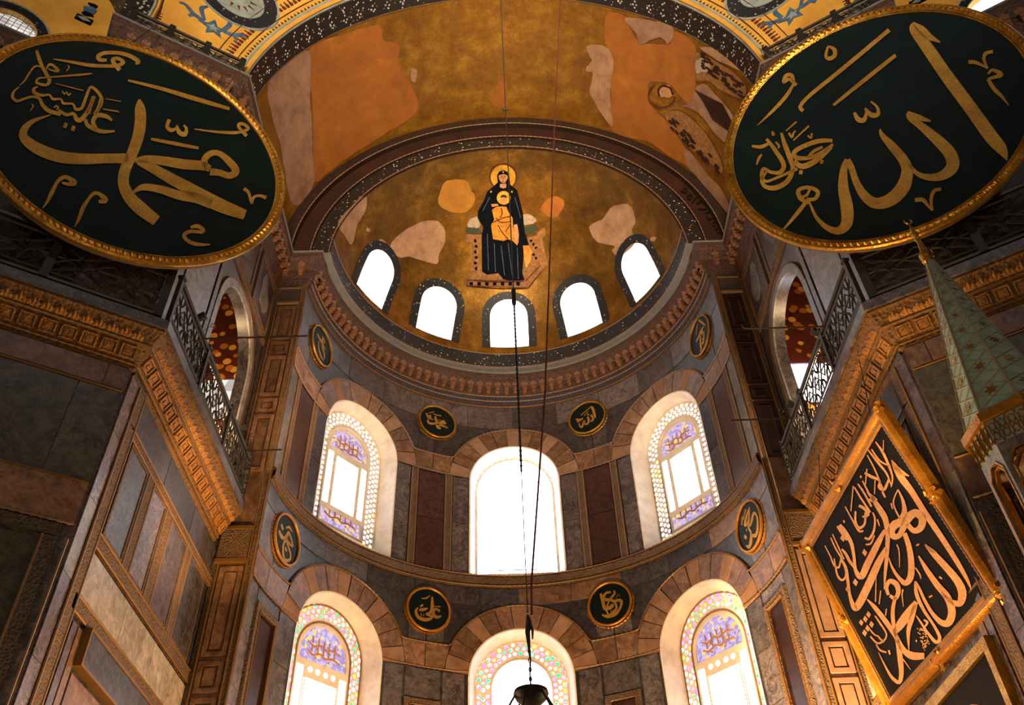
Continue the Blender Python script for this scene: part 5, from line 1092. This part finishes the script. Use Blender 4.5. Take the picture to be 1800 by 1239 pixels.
# smaller framed board below it
fb = thing('framed_board', (6.2, -3.4, 4.2), 'smaller dark board in a thin gilt frame below the leaning panel', 'picture')
mr = lambda y, z, d: (6.2-d+.0, y, z)
plate('board', 'boardb', rect(-4.25, -1.7, 4.3, 6.65), mr, -.05, 0, parent=fb); plate('gilt_frame', 'giltframe', rect(-4.4, -1.55, 4.15, 6.82), mr, -.08, .05, [rect(-4.26, -1.69, 4.29, 6.66)], parent=fb)
strokes('faint_lettering', 'orangegilt', [[(-3.9+k*.3, 5.2+.25*(k % 3), .02), (-3.75+k*.3, 5.5+.2*(k % 2), .035), (-3.6+k*.3, 5.3+.3*(k % 3), .015)] for k in range(6)]+[[(-3.9, 5.0, .02), (-3.0, 4.8, .04), (-2.2, 5.3, .02)], [(-3.7, 6.1, .02), (-3.2, 6.3, .03), (-2.6, 6.2, .02)]], mr, .01, fb)

# ================================================================== PULPIT SPIRE (right foreground)
ax_, ay_ = 5.86, -7.5
mb = thing('pulpit_tower', (ax_, ay_, 0), 'tall pulpit tower with pale green conical spire and gilt finial at right', 'pulpit')
def octo(r, z, n=8, ph=pi/8): return [(ax_+r*cos(2*pi*i/n+ph), ay_+r*sin(2*pi*i/n+ph), z) for i in range(n)]
zt, zb_, rb = 11.02, 7.98, .585
# cone: eight faces, each its own part, with ribs
for i in range(8):
    a = octo(.055, zt)[i]; b = octo(.055, zt)[(i+1) % 8]; c = octo(rb, zb_)[(i+1) % 8]; d = octo(rb, zb_)[i]
    mesh('cone_face', [a, b, c, d], [(0, 1, 2, 3)], 'teal', mb, False); tube('cone_rib', 'conerib', [a, d], [.010, .022], 6, parent=mb)
    A, B, Cc, D = map(np.array, (a, b, c, d)); nrm = np.cross(B-A, D-A); nrm /= np.linalg.norm(nrm); ctr = np.array([ax_, ay_, 9.5])
    if (A-ctr) @ nrm < 0: nrm = -nrm
    def fc(s, t, dd=.0): L_ = A+(D-A)*t; R__ = B+(Cc-B)*t; return tuple(L_+(R__-L_)*s+nrm*dd)
    V, F = [], []; tt = [0.06]
    while tt[-1] < .98: tt.append(min(1, tt[-1]+.022+.058*tt[-1]))
    for t0, t1 in zip(tt[:-1], tt[1:]):
        wv = .003+.006*t1; tube_data([fc(.04, t0, .004), fc(.96, t1, .004)], wv, 4, V=V, F=F); tube_data([fc(.96, t0, .004), fc(.04, t1, .004)], wv, 4, V=V, F=F)
    mesh('lattice_strips', V, F, 'conerib', mb, False)
    V, F = [], []
    for t0, t1 in list(zip(tt[:-2], tt[2:]))[2::2]:
        tm = (t0+t1)/2; b0 = len(V); r1 = .24; V.append(fc(.5, tm, .012))
        for k in range(12): rr_ = r1 if k % 2 == 0 else r1*.42; q = 2*pi*k/12; V.append(fc(.5+rr_*cos(q), tm+rr_*sin(q)*(t1-t0)*.8, .012))
        F += [(b0, b0+1+k, b0+1+(k+1) % 12) for k in range(12)]
    mesh('gilt_stars', V, F, 'giltframe', mb, False, kind='stuff')
def lathe(name, mm, prof, n=20, parent=None, xy=(ax_, ay_)):
    V, F = [], []
    for r_, z in prof: V += [(xy[0]+r_*cos(2*pi*i/n), xy[1]+r_*sin(2*pi*i/n), z) for i in range(n)]
    for j in range(len(prof)-1): F += [(j*n+i, j*n+(i+1) % n, (j+1)*n+(i+1) % n, (j+1)*n+i) for i in range(n)]
    return mesh(name, V, F, mm, parent)
lathe('cone_collar', 'giltframe', [(.05, 10.95), (.085, 10.98), (.095, 11.02), (.07, 11.05), (.095, 11.08), (.1, 11.13), (.07, 11.17), (.05, 11.2)], parent=mb)
lathe('finial', 'giltframe', [(.05, 11.18), (.045, 11.28), (.028, 11.42), (.04, 11.45), (.05, 11.48), (.03, 11.51), (.045, 11.55), (.055, 11.59), (.03, 11.63), (.02, 11.68), (.032, 11.72), (.014, 11.76), (.012, 11.84), (.001, 11.86)], 16, mb)
tube('crescent', 'giltframe', [(ax_+.055*cos(a), ay_, 11.90+.055*sin(a)) for a in np.linspace(pi*.72, pi*2.28, 18)], [.004+.012*sin(pi*i/17) for i in range(18)], 6, parent=mb)
# gilt rim, fretted frieze, arcaded kiosk
def prism_ring(name, mm, r0, z0, r1, z1, parent, seg=8):
    V = octo(r0, z0)+octo(r1, z1); return mesh(name, V, [(i, (i+1) % 8, 8+(i+1) % 8, 8+i) for i in range(8)], mm, parent, False)
prism_ring('gilt_rim', 'orangegilt', .66, 7.86, .66, 7.98, mb); prism_ring('gilt_rim_top', 'giltframe', .66, 7.98, .60, 8.0, mb); prism_ring('rim_underside', 'orangegilt', .60, 7.86, .66, 7.86, mb); prism_ring('frieze', 'greyblue', .585, 7.55, .60, 7.86, mb)
for i in range(8):
    A, B = np.array(octo(.60, 7.86)[i]), np.array(octo(.60, 7.86)[(i+1) % 8]); C0, D0 = np.array(octo(.585, 7.55)[i]), np.array(octo(.585, 7.55)[(i+1) % 8])
    nn_ = (A+B)/2-np.array([ax_, ay_, 7.86]); nn_[2] = 0; nn_ /= np.linalg.norm(nn_)
    fr = lambda s, t, dd=.008: tuple((C0+(D0-C0)*s)*(1-t)+(A+(B-A)*s)*t+nn_*dd)
    V, F = [], []
    for k in range(4):
        s0 = k/4; cx_ = s0+.125
        for (p, q) in (((s0, 0), (s0+.25, 1)), ((s0+.25, 0), (s0, 1))):
            tube_data([fr(*p), fr((p[0]+cx_)/2, .35 if p[1] == 0 else .65), fr(cx_, .5), fr((q[0]+cx_)/2, .65), fr(*q)], .009, 4, V=V, F=F)
        tube_data([fr(cx_+.1*cos(a), .5+.4*sin(a)) for a in np.linspace(0, 2*pi, 9)], .008, 4, V=V, F=F)
    mesh('frieze_fretwork', V, F, 'giltframe', mb, False)
    # kiosk face: stone sheet with a chamfer-headed opening and gilt mouldings
    rK = .585; P0_, P1_ = np.array(octo(rK, 0)[i]), np.array(octo(rK, 0)[(i+1) % 8]); tdir = (P1_-P0_); Wd = np.linalg.norm(tdir); tdir /= Wd
    fk = lambda u, z, dd: tuple(P0_+tdir*u+nn_*dd+np.array([0, 0, z]))
    def op_(m_, zt_): return [(m_, 5.0), (Wd-m_, 5.0), (Wd-m_, zt_-.14), (Wd-m_-.1, zt_), (m_+.1, zt_), (m_, zt_-.14)]
    plate('kiosk_face', 'bluegrey', rect(0, Wd, 4.6, 7.55), fk, -.05, 0, [op_(.055, 7.42)], parent=mb)
    plate('gilt_moulding', 'orangegilt', op_(.05, 7.43), fk, 0, .012, [op_(.066, 7.41)], parent=mb)
    plate('gilt_moulding', 'orangegilt', op_(.075, 7.38), fk, -.07, -.02, [op_(.09, 7.36)], parent=mb)
plate('kiosk_ceiling', 'white', [p[:2] for p in octo(.56, 0)], lambda x, y, d: (x, y, 7.44), None, 0, parent=mb)
for i in range(8):
    q = octo(.38, 7.42)[i]; lathe('ceiling_boss', 'conerib', [(.001, 7.40), (.04, 7.41), (.05, 7.43), (.04, 7.44)], 12, mb, (q[0], q[1]))
for a0 in (0, pi/2):
    V, F = [], []; N = 10
    for k in range(N):
        a, b = pi*k/N+.02, pi*(k+1)/N-.02
        for (r0, r1, off) in ((.30, .42, .05),):
            e = np.array([cos(a0), sin(a0)]); h_ = np.array([-sin(a0), cos(a0)])
            V_ = [(ax_+e[0]*rr*cos(t)+h_[0]*o_, ay_+e[1]*rr*cos(t)+h_[1]*o_, 6.9+rr*sin(t)) for o_ in (-off, off) for rr, t in ((r0, a), (r1, a), (r1, b), (r0, b))]
            bb = len(V); V += V_; F += [(bb, bb+1, bb+2, bb+3), (bb+4, bb+5, bb+6, bb+7), (bb, bb+1, bb+5, bb+4), (bb+1, bb+2, bb+6, bb+5), (bb+2, bb+3, bb+7, bb+6), (bb+3, bb, bb+4, bb+7)]
    mesh('striped_arch', V, F, 'orangegilt', mb, False)
prism_ring('kiosk_parapet', 'white', .66, 4.2, .66, 5.0, mb); prism_ring('pulpit_body', 'white', .62, 0, .62, 4.2, mb); prism_ring('parapet_rim', 'giltframe', .68, 4.95, .66, 5.02, mb)

# ================================================================== HANGING LAMP, CABLES, BRACKETS, SPOTLIGHTS
ch1 = thing('chandelier', (-.06, -6, 5.35), 'dark top of a hanging ring lamp before the lowest middle window', 'chandelier')
lathe('canopy', 'iron', [(.001, 5.62), (.1, 5.62), (.19, 5.6), (.2, 5.56), (.17, 5.5), (.1, 5.44), (.03, 5.4)], 20, ch1, (-.06, -6))
for k in range(6):
    a = 2*pi*k/6+.2; tube('arm_rod', 'iron', [(-.06+.18*cos(a), -6+.18*sin(a), 5.55), (-.06+.9*cos(a), -6+.9*sin(a), 4.3)], .012, 5, parent=ch1)
    lathe('glass_lamp', 'cushion2', [(.02, 4.1), (.06, 4.14), (.08, 4.25), (.07, 4.34)], 10, ch1, (-.06+.9*cos(a), -6+.9*sin(a)))
tube('ring', 'iron', [(-.06+.9*cos(a), -6+.9*sin(a), 4.3) for a in np.linspace(0, 2*pi, 40)[:-1]], .03, 6, True, ch1)
hk = [(-.06, -6, 6.52), (-.045, -6, 6.42), (-.07, -6, 6.3), (-.06, -6, 6.1), (-.05, -6, 5.95), (-.062, -6, 5.8), (-.06, -6, 5.62)]
tube('hook_chain', 'iron', hk, [.012, .032, .03, .016, .010, .008, .01], 6, parent=ch1); tube('hook_prong', 'iron', [(-.05, -6, 6.45), (-.01, -6, 6.32), (-.015, -6, 6.2)], [.02, .016, .008], 6, parent=ch1)
for k in range(8): tube('chain_link', 'iron', [(-.06+.014*cos(a)*(k % 2), -6+.014*cos(a)*((k+1) % 2), 5.68+k*.055+.03*sin(a)) for a in np.linspace(0, 2*pi, 9)[:-1]], .006, 4, True, ch1)
cb = thing('lamp_cable', (-.06, -6, 6.5), 'long straight dark cable hanging down the middle of the view', 'cable')
tube('steel_rope', 'steel', [(-.06, -6, 12.1), (-.06, -6, 28.24)], .010, 6, parent=cb); tube('cable_rod', 'iron', [(-.06, -6, 8.6), (-.06, -6, 12.1)], .013, 6, parent=cb); tube('thin_wire', 'iron', [(-.06, -6, 6.53), (-.06, -6, 8.6)], .006, 6, parent=cb)
V, F = [], []
for k in range(40):
    z = 8.7+k*.085; tube_data([(-.06+.016*cos(a), -6+.012*sin(a), z+.035*sin(a)) for a in np.linspace(0, 2*pi, 7)[:-1]], .005, 4, True, V, F)
mesh('cable_chain', V, F, 'iron', cb, kind='stuff')
tube('cable_clamp', 'iron', [(-.12, -6, 17.78), (0, -6, 17.78)], .03, 6, parent=cb); tube('cable_joint', 'iron', [(-.06, -6, 11.9), (-.06, -6, 12.25)], .035, 6, parent=cb)
tag = tube('rope', 'rope', [(-.01, -6, 6.5), (0, -6, 6.9), (.337, -6, 10.0), (.934, -6, 17.36), (1.41, -6, 22.78), (1.86, -6, 28.0)], .013, 6, label='thin red rope running slantwise beside the dark cable', cat='rope')
g = 0
for sx, y0, y_end, x_in, z, lb in ((-1, -4.02, 0, 3.92, 13.28, 'upper left thin iron rod reaching out from the balustrade'), (-1, -.55, 0, 5.1, 13.28, 'lower left thin iron rod reaching out from the balustrade'), (1, -3.9, 0, 4.4, 13.28, 'upper right thin iron rod with a curled end, from the balustrade'), (1, -1.13, 0, 4.57, 13.28, 'lower right thin iron rod reaching out from the balustrade')):
    x0 = sx*(W-.44); x1 = sx*x_in
    tube('iron_rod', 'ironrod', [(x0, y0, z), (x1, y0, z)]+([(x1-sx*.06, y0, z+.03), (x1-sx*.07, y0, z+.12)] if x_in == 4.4 else []), .018, 6, label=lb, cat='rod')
for sx, u, v, lb in ((1, 1441, 592, 'small black spotlight on the right balustrade rail, upper'), (1, 1395, 713, 'small black spotlight on the right balustrade rail, lower'), (-1, 350, 557, 'small black spotlight on the left balustrade rail, upper'), (-1, 424, 752, 'small black spotlight on the left balustrade rail, lower')):
    p = Vector(hit_plane(u, v, np.array([sx*(W-.42), 0, 0]), np.array([1., 0, 0]))); p.z = 13.42
    s_ = thing('spotlight', (p.x, p.y, 13.34), lb, 'lamp', 'spotlights on the gallery rails')
    tube('housing', 'iron', [(p.x+sx*.1, p.y+.02, 13.42), (p.x-sx*.02, p.y, 13.46), (p.x-sx*.12, p.y-.02, 13.5)], [.05, .075, .08], 10, parent=s_)
    ba = tube('bracket_arm', 'iron', [(p.x, p.y, 13.3), (p.x, p.y, 13.42)], .015, 5, parent=s_)
    tube('wire_loop', 'iron', [(p.x-sx*(.2+.05*cos(a)), p.y+.25, 13.5+.05*sin(a)) for a in np.linspace(0, 2*pi, 12)[:-1]], .007, 4, True, ba); tube('wire_stem', 'iron', [(p.x, p.y+.25, 13.32), (p.x-sx*.15, p.y+.25, 13.48)], .007, 4, parent=ba)
